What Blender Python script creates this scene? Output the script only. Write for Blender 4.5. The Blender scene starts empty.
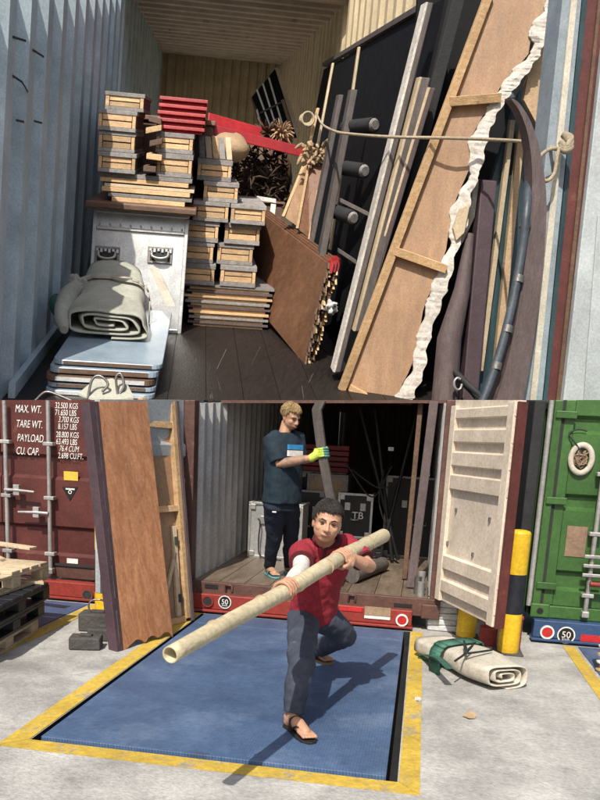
import bpy, bmesh, math, random
from mathutils import Vector, Matrix, noise as mnoise
random.seed(7)
V = Vector
# ------------------------------------------------------------------ camera
FPX = 760.0
CAM = V((0, 0, 1.6))
def _n(v): return V(v).normalized()
Yc = _n((126, 151, -FPX)); Zc = _n((144, 3100, FPX)); Zc = (Zc - Yc * Zc.dot(Yc)).normalized(); Xc = Yc.cross(Zc)
CR = Matrix((Xc, Yc, Zc))                 # camera -> world rotation
sc = bpy.context.scene
cd = bpy.data.cameras.new('camera'); cam = bpy.data.objects.new('camera', cd); sc.collection.objects.link(cam)
cam.matrix_world = Matrix.Translation(CAM) @ CR.to_4x4()
cd.sensor_fit = 'VERTICAL'; cd.sensor_height = 36.0; cd.lens = 36.0 * FPX / 800.0; cd.shift_y = 0.25
cd.clip_start = 0.05; cd.clip_end = 500
sc.camera = cam
# ------------------------------------------------------------------ light
SUN_TRAVEL = V((0.10, 0.82, -1.0)).normalized()
w = bpy.data.worlds.new('World'); sc.world = w; w.use_nodes = True
nt = w.node_tree; bg = nt.nodes['Background']
sky = nt.nodes.new('ShaderNodeTexSky'); sky.sky_type = 'NISHITA'; sky.sun_disc = False; sky.dust_density = 4.0; sky.air_density = 1.0
sky.sun_elevation = math.asin(-SUN_TRAVEL.z); sky.sun_rotation = math.atan2(-SUN_TRAVEL.x, -SUN_TRAVEL.y)
nt.links.new(sky.outputs[0], bg.inputs[0]); bg.inputs[1].default_value = 0.115
sd = bpy.data.lights.new('sun', 'SUN'); so = bpy.data.objects.new('sun', sd); sc.collection.objects.link(so)
sd.energy = 5.0; sd.angle = math.radians(0.5); sd.color = (1.0, 0.94, 0.84)
so.rotation_euler = SUN_TRAVEL.to_track_quat('-Z', 'Y').to_euler(); so.location = (0, -10, 20)
sc.view_settings.view_transform = 'Standard'; sc.view_settings.look = 'None'; sc.view_settings.gamma = 1.0
sc.view_settings.use_curve_mapping = False; sc.view_settings.exposure = 0.10
sc.cycles.max_bounces = 14; sc.cycles.diffuse_bounces = 8
sc.render.resolution_x = 768; sc.render.resolution_y = 1024

# ------------------------------------------------------------------ surveying helpers
def ray(px, py): return CR @ V(((px - 300) / FPX, (600 - py) / FPX, -1))
def gz(px, py, z=0.0):
    d = ray(px, py); return CAM + d * ((z - CAM.z) / d.z)
def gy(px, py, y):
    d = ray(px, py); return CAM + d * ((y - CAM.y) / d.y)
_cut = ray(0, 400).cross(ray(600, 400))
def zcut(x, y): return CAM.z - (_cut.x * x + _cut.y * y) / _cut.z     # top line of the lower row
# the upper container: its own frame (width, length, height)
OU = CAM + CR @ (10.0 * V(((7 - 300) / FPX, (600 - 398) / FPX, -1)))
XU = CR @ V((1, -.03, -.1)); YU = CR @ V((-95 / FPX, 465 / FPX, -1)); ZU = CR @ V((.09, 1, .10))
MU = Matrix((XU, YU, ZU)).transposed(); MUI = MU.inverted()
def U(x, y, z): return OU + XU * x + YU * y + ZU * z
def uloc(px, py, axis, val):
    o = MUI @ (CAM - OU); d = MUI @ ray(px, py); return o + d * ((val - o[axis]) / d[axis])
def uf(px, py, z=0): return uloc(px, py, 2, z)
def ul(px, py, y): return uloc(px, py, 1, y)
def u(px, py, y): return U(*ul(px, py, y))

# ------------------------------------------------------------------ materials
MATS = {}
def mat(name, c1, c2=None, rough=.6, metal=0, scale=6, stretch=(1, 1, 1), bump=.15, bscale=None, rnd=.0, detail=8,
        spots=None, spot_scale=3, spot_amt=.55, spot_soft=.12, spec=.4, wave=None, coat=0, spots2=None, grime=1.0):
    m = bpy.data.materials.new(name); m.use_nodes = True; n = m.node_tree.nodes; L = m.node_tree.links
    b = n['Principled BSDF']; b.inputs['Roughness'].default_value = rough; b.inputs['Metallic'].default_value = metal
    b.inputs['Specular IOR Level'].default_value = spec; b.inputs['Coat Weight'].default_value = coat
    c2 = c2 or tuple(x * .7 for x in c1)
    tc = n.new('ShaderNodeTexCoord'); mp = n.new('ShaderNodeMapping'); mp.inputs['Scale'].default_value = stretch
    oi = n.new('ShaderNodeObjectInfo')
    add = n.new('ShaderNodeVectorMath'); add.operation = 'MULTIPLY_ADD'; add.inputs[1].default_value = (17, 31, 23)
    L.new(oi.outputs['Random'], add.inputs[0]); L.new(tc.outputs['Object'], add.inputs[2])
    L.new(add.outputs[0], mp.inputs[0])
    nz = n.new('ShaderNodeTexNoise'); nz.inputs['Scale'].default_value = scale; nz.inputs['Detail'].default_value = detail
    nz.inputs['Roughness'].default_value = .65; L.new(mp.outputs[0], nz.inputs['Vector'])
    rp = n.new('ShaderNodeValToRGB'); rp.color_ramp.elements[0].position = .3; rp.color_ramp.elements[1].position = .72
    rp.color_ramp.elements[0].color = (*c2, 1); rp.color_ramp.elements[1].color = (*c1, 1)
    L.new(nz.outputs['Fac'], rp.inputs[0]); col = rp.outputs[0]
    if wave:
        wv = n.new('ShaderNodeTexNoise'); wv.inputs['Scale'].default_value = wave[1]; wv.inputs['Detail'].default_value = 3
        wv.inputs['Distortion'].default_value = 1.6
        L.new(mp.outputs[0], wv.inputs['Vector'])
        r3 = n.new('ShaderNodeValToRGB'); r3.color_ramp.elements[0].position = .42; r3.color_ramp.elements[1].position = .6
        r3.color_ramp.elements[0].color = (0, 0, 0, 1); r3.color_ramp.elements[1].color = (1, 1, 1, 1); L.new(wv.outputs['Fac'], r3.inputs[0])
        mx = n.new('ShaderNodeMixRGB'); mx.inputs[2].default_value = (*wave[0], 1)
        mu = n.new('ShaderNodeMath'); mu.operation = 'MULTIPLY'; mu.inputs[1].default_value = wave[2]
        L.new(r3.outputs[0], mu.inputs[0]); L.new(mu.outputs[0], mx.inputs[0]); L.new(col, mx.inputs[1]); col = mx.outputs[0]
    for k, (spc, ss, sa) in enumerate(((spots, spot_scale, spot_amt), (spots2 or (None, 1, 1)))):
        if spc is None: continue
        n2 = n.new('ShaderNodeTexNoise'); n2.inputs['Scale'].default_value = ss; n2.inputs['Detail'].default_value = 9
        n2.inputs['Roughness'].default_value = .68; L.new(add.outputs[0], n2.inputs['Vector'])
        r2 = n.new('ShaderNodeValToRGB'); r2.color_ramp.elements[0].position = sa; r2.color_ramp.elements[1].position = sa + spot_soft
        r2.color_ramp.elements[0].color = (0, 0, 0, 1); r2.color_ramp.elements[1].color = (1, 1, 1, 1)
        L.new(n2.outputs['Fac'], r2.inputs[0])
        mx = n.new('ShaderNodeMixRGB'); mx.inputs[2].default_value = (*spc, 1)
        L.new(r2.outputs[0], mx.inputs[0]); L.new(col, mx.inputs[1]); col = mx.outputs[0]
    # handling grime: broad blotches and fine speckle that belong to the surface
    for gs, lo, hi, gd in ((1.1, .72, 1.12, 10), (38, .80, 1.14, 4)):
        gn = n.new('ShaderNodeTexNoise'); gn.inputs['Scale'].default_value = gs; gn.inputs['Detail'].default_value = gd; gn.inputs['Roughness'].default_value = .7
        L.new(add.outputs[0], gn.inputs['Vector'])
        gr = n.new('ShaderNodeMapRange'); gr.inputs['From Min'].default_value = .32; gr.inputs['From Max'].default_value = .68
        gr.inputs['To Min'].default_value = 1 - (1 - lo) * grime; gr.inputs['To Max'].default_value = 1 + (hi - 1) * grime; L.new(gn.outputs['Fac'], gr.inputs[0])
        gm = n.new('ShaderNodeVectorMath'); gm.operation = 'SCALE'; L.new(col, gm.inputs[0]); L.new(gr.outputs[0], gm.inputs['Scale']); col = gm.outputs[0]
    if rnd:
        mr = n.new('ShaderNodeMapRange'); mr.inputs['To Min'].default_value = 1 - rnd; mr.inputs['To Max'].default_value = 1 + rnd
        L.new(oi.outputs['Random'], mr.inputs[0])
        hs = n.new('ShaderNodeHueSaturation'); L.new(mr.outputs[0], hs.inputs['Value']); L.new(col, hs.inputs['Color']); col = hs.outputs[0]
    L.new(col, b.inputs['Base Color'])
    rr = n.new('ShaderNodeMapRange'); rr.inputs['To Min'].default_value = max(.05, rough - .12); rr.inputs['To Max'].default_value = min(1, rough + .12)
    L.new(nz.outputs['Fac'], rr.inputs[0]); L.new(rr.outputs[0], b.inputs['Roughness'])
    if bump:
        nb = n.new('ShaderNodeTexNoise'); nb.inputs['Scale'].default_value = bscale or scale * 4; nb.inputs['Detail'].default_value = 6
        L.new(mp.outputs[0], nb.inputs['Vector'])
        bp = n.new('ShaderNodeBump'); bp.inputs['Strength'].default_value = bump; bp.inputs['Distance'].default_value = .02
        L.new(nb.outputs['Fac'], bp.inputs['Height']); L.new(bp.outputs[0], b.inputs['Normal'])
    MATS[name] = m; return m

mat('post_blue', (.27, .32, .35), (.20, .24, .27), .5, scale=3, spots=(.12, .12, .12), spot_scale=6, spot_amt=.68)  # the wall blue, darkened in colour for the post in full sun
mat('concrete', (.46, .45, .425), (.29, .285, .27), .85, scale=2.2, bump=.35, bscale=60, spots=(.22, .215, .205), spot_scale=1.4, spot_amt=.50, spot_soft=.25, spots2=((.17, .16, .15), 5, .58))
mat('recess_shade', (.02, .02, .02), (.01, .01, .01), .8)  # near black that paints the shade inside recesses
mat('yellow_line', (.62, .44, .06), (.45, .30, .05), .7, scale=14, spots=(.30, .27, .20), spot_scale=6, spot_amt=.54, bump=.2, bscale=60)
mat('yellow_paint', (.75, .48, .02), (.62, .38, .02), .45, scale=8, spots=(.10, .08, .05), spot_scale=6, spot_amt=.66)
mat('black_paint', (.02, .022, .03), (.012, .013, .02), .5, scale=8)
mat('navy_wall', (.025, .032, .05), (.015, .02, .03), .6, scale=5)
mat('brown_steel', (.115, .028, .022), (.075, .02, .017), .5, scale=5, spots=(.17, .085, .05), spot_scale=5, spot_amt=.62, bump=.12, spots2=((.26, .17, .13), 11, .69))
mat('sill_steel', (.13, .060, .045), (.07, .035, .028), .55, scale=6, spots=(.20, .11, .07), spot_scale=7, spot_amt=.62, bump=.2)
mat('red_steel', (.30, .035, .025), (.20, .03, .022), .5, scale=6, spots=(.10, .05, .04), spot_scale=6, spot_amt=.62, bump=.12)
mat('green_steel', (.052, .135, .032), (.038, .10, .024), .42, scale=3, spots=(.11, .11, .05), spot_scale=9, spot_amt=.66, bump=.08, spots2=((.22, .25, .16), 23, .70))
mat('blue_steel', (.04, .09, .20), (.03, .06, .14), .45, scale=5, spots=(.09, .08, .08), spot_scale=7, spot_amt=.64)
mat('white_steel', (.74, .64, .52), (.62, .53, .42), .5, scale=3, spots=(.34, .22, .13), spot_scale=7, spot_amt=.66, bump=.08, spots2=((.30, .27, .24), 16, .69))
mat('lid_white', (.42, .45, .46), (.35, .38, .39), .5, scale=3, spots=(.12, .12, .12), spot_scale=4, spot_amt=.68, bump=.06)
mat('zinc', (.50, .49, .47), (.36, .35, .34), .4, .5, scale=8, bump=.1)
mat('rubber', (.03, .03, .033), (.015, .015, .016), .7)
mat('sign_black', (.012, .012, .012), (.01, .01, .01), .5)
mat('sign_white', (.78, .77, .74), (.68, .67, .64), .55, scale=10)
mat('lens_red', (.55, .03, .03), (.4, .02, .02), .2, scale=10, bump=0)
mat('sticker_yellow', (.75, .50, .06), (.66, .44, .06), .5)
mat('sticker_tan', (.30, .20, .13), (.20, .13, .09), .6, scale=12)
mat('wall_grey', (.56, .55, .52), (.45, .44, .42), .55, scale=3, spots=(.22, .15, .10), spot_scale=5, spot_amt=.66, bump=.08)
mat('wall_blue', (.55, .65, .69), (.43, .53, .57), .5, scale=2, spots=(.15, .16, .17), spot_scale=3, spot_amt=.70, bump=.08, spots2=((.05, .05, .05), 7, .74))
mat('wall_cream', (.60, .49, .31), (.50, .41, .26), .6, scale=2, spots=(.22, .16, .09), spot_scale=2, spot_amt=.62)
mat('roof_tan', (.44, .35, .25), (.34, .26, .19), .6, scale=2, spots=(.16, .11, .08), spot_scale=2, spot_amt=.6)
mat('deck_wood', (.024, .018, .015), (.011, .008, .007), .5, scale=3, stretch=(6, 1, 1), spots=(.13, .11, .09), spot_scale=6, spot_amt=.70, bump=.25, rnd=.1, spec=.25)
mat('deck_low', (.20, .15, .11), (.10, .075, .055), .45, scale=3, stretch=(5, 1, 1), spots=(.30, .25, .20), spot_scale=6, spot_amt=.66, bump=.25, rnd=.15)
mat('ply', (.40, .255, .15), (.29, .175, .10), .6, scale=3, stretch=(3, 3, .5), wave=((.34, .18, .09), 2.5, .35), bump=.12, rnd=.05, spots=(.22, .12, .06), spot_scale=11, spot_amt=.74)
mat('ply_red', (.48, .24, .12), (.36, .165, .08), .5, scale=4, stretch=(3, 3, .45), wave=((.27, .10, .045), 4, .5), bump=.12, spots=(.20, .09, .05), spot_scale=12, spot_amt=.74)
mat('ply_dark', (.23, .115, .06), (.15, .07, .04), .5, scale=3, stretch=(2, .6, 2), wave=((.11, .05, .03), 3, .4), bump=.12, rnd=.15)
mat('pine', (.66, .45, .24), (.44, .27, .13), .6, scale=5, stretch=(1, 4, 4), bump=.25, rnd=.25, spots=(.16, .085, .045), spot_scale=7, spot_amt=.62)
mat('pine_pale', (.62, .50, .34), (.46, .36, .23), .65, scale=5, stretch=(4, 4, 1), bump=.15, rnd=.18, spots=(.25, .17, .10), spot_scale=7, spot_amt=.70)
mat('wood_grey', (.33, .31, .295), (.17, .155, .145), .75, scale=4, stretch=(4, 1, 4), bump=.3, rnd=.2, spots=(.12, .10, .09), spot_scale=6, spot_amt=.66)
mat('board_edge', (.15, .085, .05), (.07, .04, .025), .7, scale=7, bump=.3)
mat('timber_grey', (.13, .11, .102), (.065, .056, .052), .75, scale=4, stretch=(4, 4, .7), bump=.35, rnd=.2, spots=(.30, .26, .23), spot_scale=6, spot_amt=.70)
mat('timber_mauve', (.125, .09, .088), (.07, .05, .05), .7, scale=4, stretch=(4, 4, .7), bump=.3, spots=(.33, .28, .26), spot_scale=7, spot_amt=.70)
mat('dark_purple', (.075, .045, .055), (.05, .03, .038), .6, scale=6, spots=(.25, .2, .18), spot_scale=9, spot_amt=.72)
mat('red_lacquer', (.42, .02, .024), (.30, .014, .018), .35, scale=5, stretch=(1, 4, 4), bump=.08, rnd=.12, spots=(.20, .05, .04), spot_scale=8, spot_amt=.68)
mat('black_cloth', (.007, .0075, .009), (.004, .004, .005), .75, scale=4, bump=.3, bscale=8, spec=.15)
mat('black_foam', (.03, .03, .032), (.016, .016, .017), .85, scale=8, bump=.3)
mat('plaster', (.70, .67, .62), (.46, .42, .36), .85, scale=9, bump=.6, bscale=18, spots=(.20, .15, .10), spot_scale=8, spot_amt=.62)
mat('aluminium', (.62, .63, .62), (.46, .47, .47), .38, .55, scale=3, spots=(.36, .35, .33), spot_scale=8, spot_amt=.60, bump=.1, bscale=6)
mat('steel_dark', (.30, .29, .27), (.18, .17, .16), .4, .7, scale=8)
mat('blue_board', (.29, .37, .43), (.22, .29, .36), .32, scale=2, spots=(.42, .50, .56), spot_scale=4, spot_amt=.66, bump=.05, rnd=.08)
mat('tarp', (.47, .47, .40), (.37, .37, .31), .75, scale=4, bump=.5, bscale=5, spots=(.26, .25, .21), spot_scale=5, spot_amt=.66)
mat('tarp_light', (.56, .52, .43), (.44, .40, .33), .75, scale=4, bump=.5, bscale=6, spots=(.27, .25, .21), spot_scale=6, spot_amt=.68)
mat('strap_green', (.05, .16, .11), (.03, .09, .07), .7, scale=9, bump=.3)
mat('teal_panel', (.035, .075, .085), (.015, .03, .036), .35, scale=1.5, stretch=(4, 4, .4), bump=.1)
mat('blue_tube', (.085, .105, .125), (.04, .05, .065), .45, scale=5, spots=(.08, .09, .10), spot_scale=6, spot_amt=.6)
mat('rope', (.50, .42, .30), (.34, .28, .19), .85, scale=30, bump=.6)
mat('bamboo', (.60, .53, .36), (.47, .40, .25), .5, scale=4, stretch=(6, 1, 6), bump=.12, spots=(.34, .24, .11), spot_scale=5, spot_amt=.68)
mat('bamboo_in', (.34, .21, .10), (.22, .13, .06), .8)
mat('black_plastic', (.016, .018, .024), (.009, .010, .014), .5, scale=5, spots=(.07, .07, .07), spot_scale=8, spot_amt=.68)
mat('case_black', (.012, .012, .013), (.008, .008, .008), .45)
mat('case_tan', (.42, .30, .19), (.30, .21, .13), .6, scale=4)
mat('iron', (.085, .078, .072), (.045, .042, .04), .75, scale=9, bump=.5, spots=(.17, .13, .10), spot_scale=9, spot_amt=.66)
mat('card', (.52, .38, .22), (.42, .30, .17), .8)
mat('paper', (.66, .66, .64), (.50, .50, .49), .8, scale=9, bump=.3)
mat('rattan', (.085, .052, .030), (.035, .022, .014), .7, scale=9, rnd=.2)
mat('sack', (.48, .34, .20), (.36, .25, .15), .8, scale=5, bump=.5)
mat('skin', (.48, .27, .175), (.41, .22, .14), .5, scale=6, bump=.05, grime=.35)
mat('skin_tan', (.44, .25, .16), (.37, .20, .125), .5, scale=6, bump=.05, grime=.35)
mat('hair_black', (.028, .021, .018), (.012, .010, .009), .6, scale=12, stretch=(1, 1, 4), bump=.5, bscale=50)
mat('hair_blond', (.42, .30, .13), (.18, .11, .05), .5, scale=14, bump=.5, bscale=50)
mat('polo_red', (.34, .022, .04), (.22, .013, .024), .85, scale=70, bump=.3, bscale=7)
mat('polo_trim', (.10, .008, .014), (.07, .006, .01), .85)
mat('jeans', (.06, .072, .105), (.032, .038, .055), .85, scale=5, bump=.5, bscale=9, spots=(.16, .19, .25), spot_scale=6, spot_amt=.62)
mat('sleeve_white', (.74, .71, .66), (.66, .63, .58), .75, bump=.2)
mat('tee_navy', (.009, .022, .034), (.008, .022, .036), .85, scale=8, bump=.3, bscale=7)
mat('pants_navy', (.014, .020, .038), (.009, .013, .026), .85, scale=8, bump=.35, bscale=7)
mat('glove', (.55, .68, .10), (.44, .55, .07), .7)
mat('glove_teal', (.10, .32, .30), (.07, .24, .22), .7)
mat('sandal', (.02, .017, .016), (.012, .011, .01), .6)
mat('sole_tan', (.25, .16, .09), (.18, .11, .06), .7)
mat('slipper', (.12, .34, .36), (.09, .27, .30), .6)
mat('print_blue', (.05, .30, .62), None, .7)
mat('ink', (.02, .03, .03), None, .7)
mat('lip', (.33, .13, .10), None, .5)
mat('eye', (.012, .009, .008), None, .3)
mat('tattoo', (.20, .15, .12), (.44, .25, .16), .5, scale=22, bump=0)

def leveller_material():
    m = mat('blue_plate', (.085, .145, .26), (.06, .105, .20), .5, scale=2.5, spots=(.13, .19, .30), spot_scale=1.6, spot_amt=.50, spot_soft=.16, bump=0, spots2=((.05, .06, .09), 3, .60))
    n = m.node_tree.nodes; L = m.node_tree.links
    tc = n.new('ShaderNodeTexCoord'); mp = n.new('ShaderNodeMapping'); mp.inputs['Rotation'].default_value = (0, 0, math.pi / 4)
    mp.inputs['Scale'].default_value = (1, 1, 1); L.new(tc.outputs['Object'], mp.inputs[0])
    ck = n.new('ShaderNodeTexBrick'); ck.inputs['Scale'].default_value = 22; ck.inputs['Mortar Size'].default_value = .016
    ck.inputs['Mortar Smooth'].default_value = .6
    L.new(mp.outputs[0], ck.inputs['Vector'])
    bp = n.new('ShaderNodeBump'); bp.inputs['Strength'].default_value = 1.0; bp.inputs['Distance'].default_value = .012; bp.invert = True
    L.new(ck.outputs['Fac'], bp.inputs['Height']); L.new(bp.outputs[0], n['Principled BSDF'].inputs['Normal'])
leveller_material()
def M(n): return MATS[n]

# ------------------------------------------------------------------ building helpers
COL = sc.collection
def thing(name, label, cat, loc, group=None):
    o = bpy.data.objects.new(name, None); COL.objects.link(o); o.location = loc; o.empty_display_size = .1
    o['label'] = label; o['category'] = cat
    if group: o['group'] = group
    return o
def origin_of(o):
    p = V((0, 0, 0))
    while o is not None: p = p + o.location; o = o.parent
    return p
class MB:
    def __init__(s): s.v = []; s.f = []; s.sm = []
    def add(s, vs, fs, smooth=False):
        k = len(s.v); s.v += [V(p) for p in vs]; s.f += [tuple(i + k for i in f) for f in fs]; s.sm += [smooth] * len(fs); return s
    def hexa(s, p):      # p: 4 bottom + 4 top
        return s.add(p, [(3, 2, 1, 0), (4, 5, 6, 7), (0, 1, 5, 4), (1, 2, 6, 5), (2, 3, 7, 6), (3, 0, 4, 7)])
    def box(s, a, b, fn=None):
        fn = fn or (lambda x, y, z: V((x, y, z)))
        return s.hexa([fn(a[0], a[1], a[2]), fn(b[0], a[1], a[2]), fn(b[0], b[1], a[2]), fn(a[0], b[1], a[2]),
                       fn(a[0], a[1], b[2]), fn(b[0], a[1], b[2]), fn(b[0], b[1], b[2]), fn(a[0], b[1], b[2])])
    def obox(s, c, ax, ay, az):   # centre and half-axis vectors
        c = V(c); P = [c + ax * i + ay * j + az * k for k in (-1, 1) for i, j in ((-1, -1), (1, -1), (1, 1), (-1, 1))]
        return s.hexa(P)
    def prism(s, poly, ext):
        poly = [V(p) for p in poly]; n = len(poly); ext = V(ext); back = [p + ext for p in poly]
        return s.add(poly + back, [tuple(range(n)), tuple(range(2 * n - 1, n - 1, -1))] + [(i, i + n, (i + 1) % n + n, (i + 1) % n) for i in range(n)])
    def loft(s, rings, cap=True, smooth=True, closed=True):
        n = len(rings[0]); vs = [p for r in rings for p in r]; fs = []
        for i in range(len(rings) - 1):
            for j in range(n if closed else n - 1):
                a = i * n + j; b = i * n + (j + 1) % n; fs.append((a, b, b + n, a + n))
        s.add(vs, fs, smooth)
        if cap and closed:
            s.add(rings[0], [tuple(range(n - 1, -1, -1))]); s.add(rings[-1], [tuple(range(n))])
        return s
    def tube(s, pts, r, n=10, cap=True, round_ends=False, flat=1.0):
        pts = [V(p) for p in pts]; R = r if isinstance(r, (list, tuple)) else [r] * len(pts)
        if round_ends:
            d0 = (pts[0] - pts[1]).normalized(); d1 = (pts[-1] - pts[-2]).normalized()
            pts = [pts[0] + d0 * R[0] * .9, pts[0] + d0 * R[0] * .6] + pts + [pts[-1] + d1 * R[-1] * .6, pts[-1] + d1 * R[-1] * .9]
            R = [R[0] * .3, R[0] * .8] + list(R) + [R[-1] * .8, R[-1] * .3]
        rings = []; up = None
        for i, p in enumerate(pts):
            t = (pts[min(i + 1, len(pts) - 1)] - pts[max(i - 1, 0)]).normalized()
            if up is None:
                up = t.orthogonal().normalized()
                if abs(t.z) < .9: up = (V((0, 0, 1)) - t * t.z).normalized()
            up = (up - t * up.dot(t)).normalized(); sd_ = t.cross(up)
            rings.append([p + (up * math.cos(a) * flat + sd_ * math.sin(a)) * R[i] for a in [2 * math.pi * k / n for k in range(n)]])
        return s.loft(rings, cap)
    def ell(s, c, a, b, d, nu=14, nv=9):   # ellipsoid with half-axis vectors
        c = V(c); rings = []
        for i in range(1, nv):
            ph = math.pi * i / nv
            rings.append([c + d * math.cos(ph) * -1 + (a * math.cos(t) + b * math.sin(t)) * math.sin(ph) for t in [2 * math.pi * k / nu for k in range(nu)]])
        return s.loft(rings)
    def build(s, name, m, parent=None, bevel=0, kind=None, label=None, cat=None, group=None, post=None):
        me = bpy.data.meshes.new(name)
        if parent is not None: o0 = origin_of(parent)
        else:
            xs = [p.x for p in s.v]; ys = [p.y for p in s.v]; zs = [p.z for p in s.v]
            o0 = V(((min(xs) + max(xs)) / 2, (min(ys) + max(ys)) / 2, min(zs)))
        me.from_pydata([p - o0 for p in s.v], [], s.f)
        me.polygons.foreach_set('use_smooth', s.sm); me.update()
        bm = bmesh.new(); bm.from_mesh(me); bmesh.ops.recalc_face_normals(bm, faces=bm.faces); bm.to_mesh(me); bm.free()
        me.materials.append(M(m) if isinstance(m, str) else m)
        o = bpy.data.objects.new(name, me); COL.objects.link(o)
        if parent is not None: o.parent = parent
        else: o.location = o0
        if bevel:
            md = o.modifiers.new('b', 'BEVEL'); md.width = bevel; md.segments = 2; md.limit_method = 'ANGLE'; md.angle_limit = .7
        if kind: o['kind'] = kind
        if label: o['label'] = label
        if cat: o['category'] = cat
        if group: o['group'] = group
        return o
def part(name, m, parent, fn, bevel=0, **k):
    mb = MB(); fn(mb); return mb.build(name, m, parent, bevel, **k)
def smooth_path(pts, k=6):
    pts = [V(p) for p in pts]; out = []
    P = [pts[0] * 2 - pts[1]] + pts + [pts[-1] * 2 - pts[-2]]
    for i in range(1, len(P) - 2):
        for j in range(k):
            t = j / k; a, b, c, d = P[i - 1], P[i], P[i + 1], P[i + 2]
            out.append(.5 * (2 * b + (c - a) * t + (2 * a - 5 * b + 4 * c - d) * t * t + (3 * b - a - 3 * c + d) * t ** 3))
    return out + [pts[-1]]
def bar(mb, a, b, wv, dv):       # straight timber from a to b, full width vector wv, full depth vector dv
    a = V(a); b = V(b); wv = V(wv) / 2; dv = V(dv) / 2
    return mb.hexa([a - wv - dv, a + wv - dv, a + wv + dv, a - wv + dv, b - wv - dv, b + wv - dv, b + wv + dv, b - wv + dv])
def text_mesh(txt, size, mt, parent, loc, xdir, updir, shear=0, name='lettering', align='LEFT', squeeze=1.0, thick=.0012):
    cu = bpy.data.curves.new('t', 'FONT'); cu.body = txt; cu.size = size; cu.shear = shear; cu.align_x = align; cu.extrude = thick
    cu.offset = .0
    ob = bpy.data.objects.new('t', cu); COL.objects.link(ob)
    dg = bpy.context.evaluated_depsgraph_get(); me = bpy.data.meshes.new_from_object(ob.evaluated_get(dg))
    bpy.data.objects.remove(ob)
    x = V(xdir).normalized(); z = V(updir).normalized(); nrm = x.cross(z)
    o0 = origin_of(parent)
    for v_ in me.vertices: v_.co = V(loc) + x * v_.co.x * squeeze + z * v_.co.y + nrm * v_.co.z - o0
    me.materials.clear(); me.materials.append(M(mt)); me.name = name
    o = bpy.data.objects.new(name, me); COL.objects.link(o); o.parent = parent
    return o
def remesh_obj(mb, name, m, parent, voxel=.01, smooth=4, disp=None, **k):
    o = mb.build(name, m, parent, **k)
    r = o.modifiers.new('r', 'REMESH'); r.mode = 'VOXEL'; r.voxel_size = voxel; r.use_smooth_shade = True
    s_ = o.modifiers.new('s', 'SMOOTH'); s_.iterations = smooth; s_.factor = .5
    if disp:
        t = bpy.data.textures.new(name + '_folds', 'CLOUDS'); t.noise_scale = disp[1]; t.noise_depth = 2
        d = o.modifiers.new('d', 'DISPLACE'); d.texture = t; d.strength = disp[0]; d.mid_level = .5
        s2 = o.modifiers.new('s2', 'SMOOTH'); s2.iterations = 1; s2.factor = .5
    dg = bpy.context.evaluated_depsgraph_get(); dg.update()
    me = bpy.data.meshes.new_from_object(o.evaluated_get(dg)); old = o.data
    o.modifiers.clear(); o.data = me; me.name = name
    if not me.materials: me.materials.append(M(m))
    for p in me.polygons: p.use_smooth = True
    return o
def corrugated(mb, p0, along, length, up0, up1, out, pitch, depth, start=0):
    """trapezoid-profile sheet; up0/up1 give the height vector at both ends"""
    along = V(along); out = V(out); pts = []; x = start; seq = ((0, 0), (.32, 0), (.5, 1), (.82, 1))
    k = 0
    while x < length:
        for f, d in seq:
            if x + f * pitch <= length: pts.append((x + f * pitch, d))
        x += pitch
    pts.append((length, pts[-1][1])); th = .02
    bot = []; top = []
    for (x, d) in pts:
        b = V(p0) + along * x + out * depth * d; t = x / length; bot.append(b); top.append(b + V(up0).lerp(V(up1), t))
    n = len(pts); vs = bot + top
    mb.add(vs, [(i, i + 1, i + 1 + n, i + n) for i in range(n - 1)])
    back = [v - out * th for v in vs]
    mb.add(back, [(i, i + n, i + 1 + n, i + 1) for i in range(n - 1)])
    for i in range(n - 1):
        mb.add([bot[i], bot[i + 1], back[i + 1], back[i]], [(0, 1, 2, 3)]); mb.add([top[i], top[i + 1], back[n + i + 1], back[n + i]], [(3, 2, 1, 0)])
    for i in (0, n - 1): mb.add([bot[i], top[i], back[n + i], back[i]], [(0, 1, 2, 3)])
    return mb
ORD = ['bottom', 'second', 'third', 'fourth', 'fifth', 'sixth', 'seventh', 'eighth', 'ninth', 'tenth']
X1, Y1, Z1 = V((1, 0, 0)), V((0, 1, 0)), V((0, 0, 1))
# ================================================================== LOWER: the loading dock
FZ = .29          # container floor height
FY = 6.75         # rear frame of the parked containers
# ---- ground with the leveller pit
hx0, hx1, hy0, hy1 = -1.925, -.005, 3.50, 6.66
def ground(mb):
    B = 70
    for a, b, c, d in ((-B, -B, B, hy0), (-B, hy1, B, B), (-B, hy0, hx0, hy1), (hx1, hy0, B, hy1)):
        mb.add([(a, b, 0), (c, b, 0), (c, d, 0), (a, d, 0)], [(0, 1, 2, 3)])
    return
mb = MB(); ground(mb); g = mb.build('ground', 'concrete', kind='structure')
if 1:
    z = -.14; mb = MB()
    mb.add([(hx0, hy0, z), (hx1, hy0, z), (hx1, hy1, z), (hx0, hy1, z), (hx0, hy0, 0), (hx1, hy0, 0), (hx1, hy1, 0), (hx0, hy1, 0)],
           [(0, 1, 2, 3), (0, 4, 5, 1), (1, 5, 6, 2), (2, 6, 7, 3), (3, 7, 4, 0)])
mb.build('leveller_pit', 'recess_shade', kind='structure')  # pit walls coloured black to paint the shade in the gap
def leveller(x0, x1, y0, y1, label, rgap=.05):
    t = thing('dock_leveller', label, 'dock plate', ((x0 + x1) / 2, y0, 0), 'dock levellers set in the floor')
    part('plate', 'blue_plate', t, lambda m: m.box((x0, y0, -.1), (x1 - rgap, y1 - .36, .006)), .004)
    part('lip', 'blue_plate', t, lambda m: m.box((x0, y1 - .352, -.1), (x1 - rgap, y1, .008)), .004)
    return t
leveller(-1.89, -.012, 3.545, 6.64, 'blue chequer plate dock leveller under the man with the bamboo pole')
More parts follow.
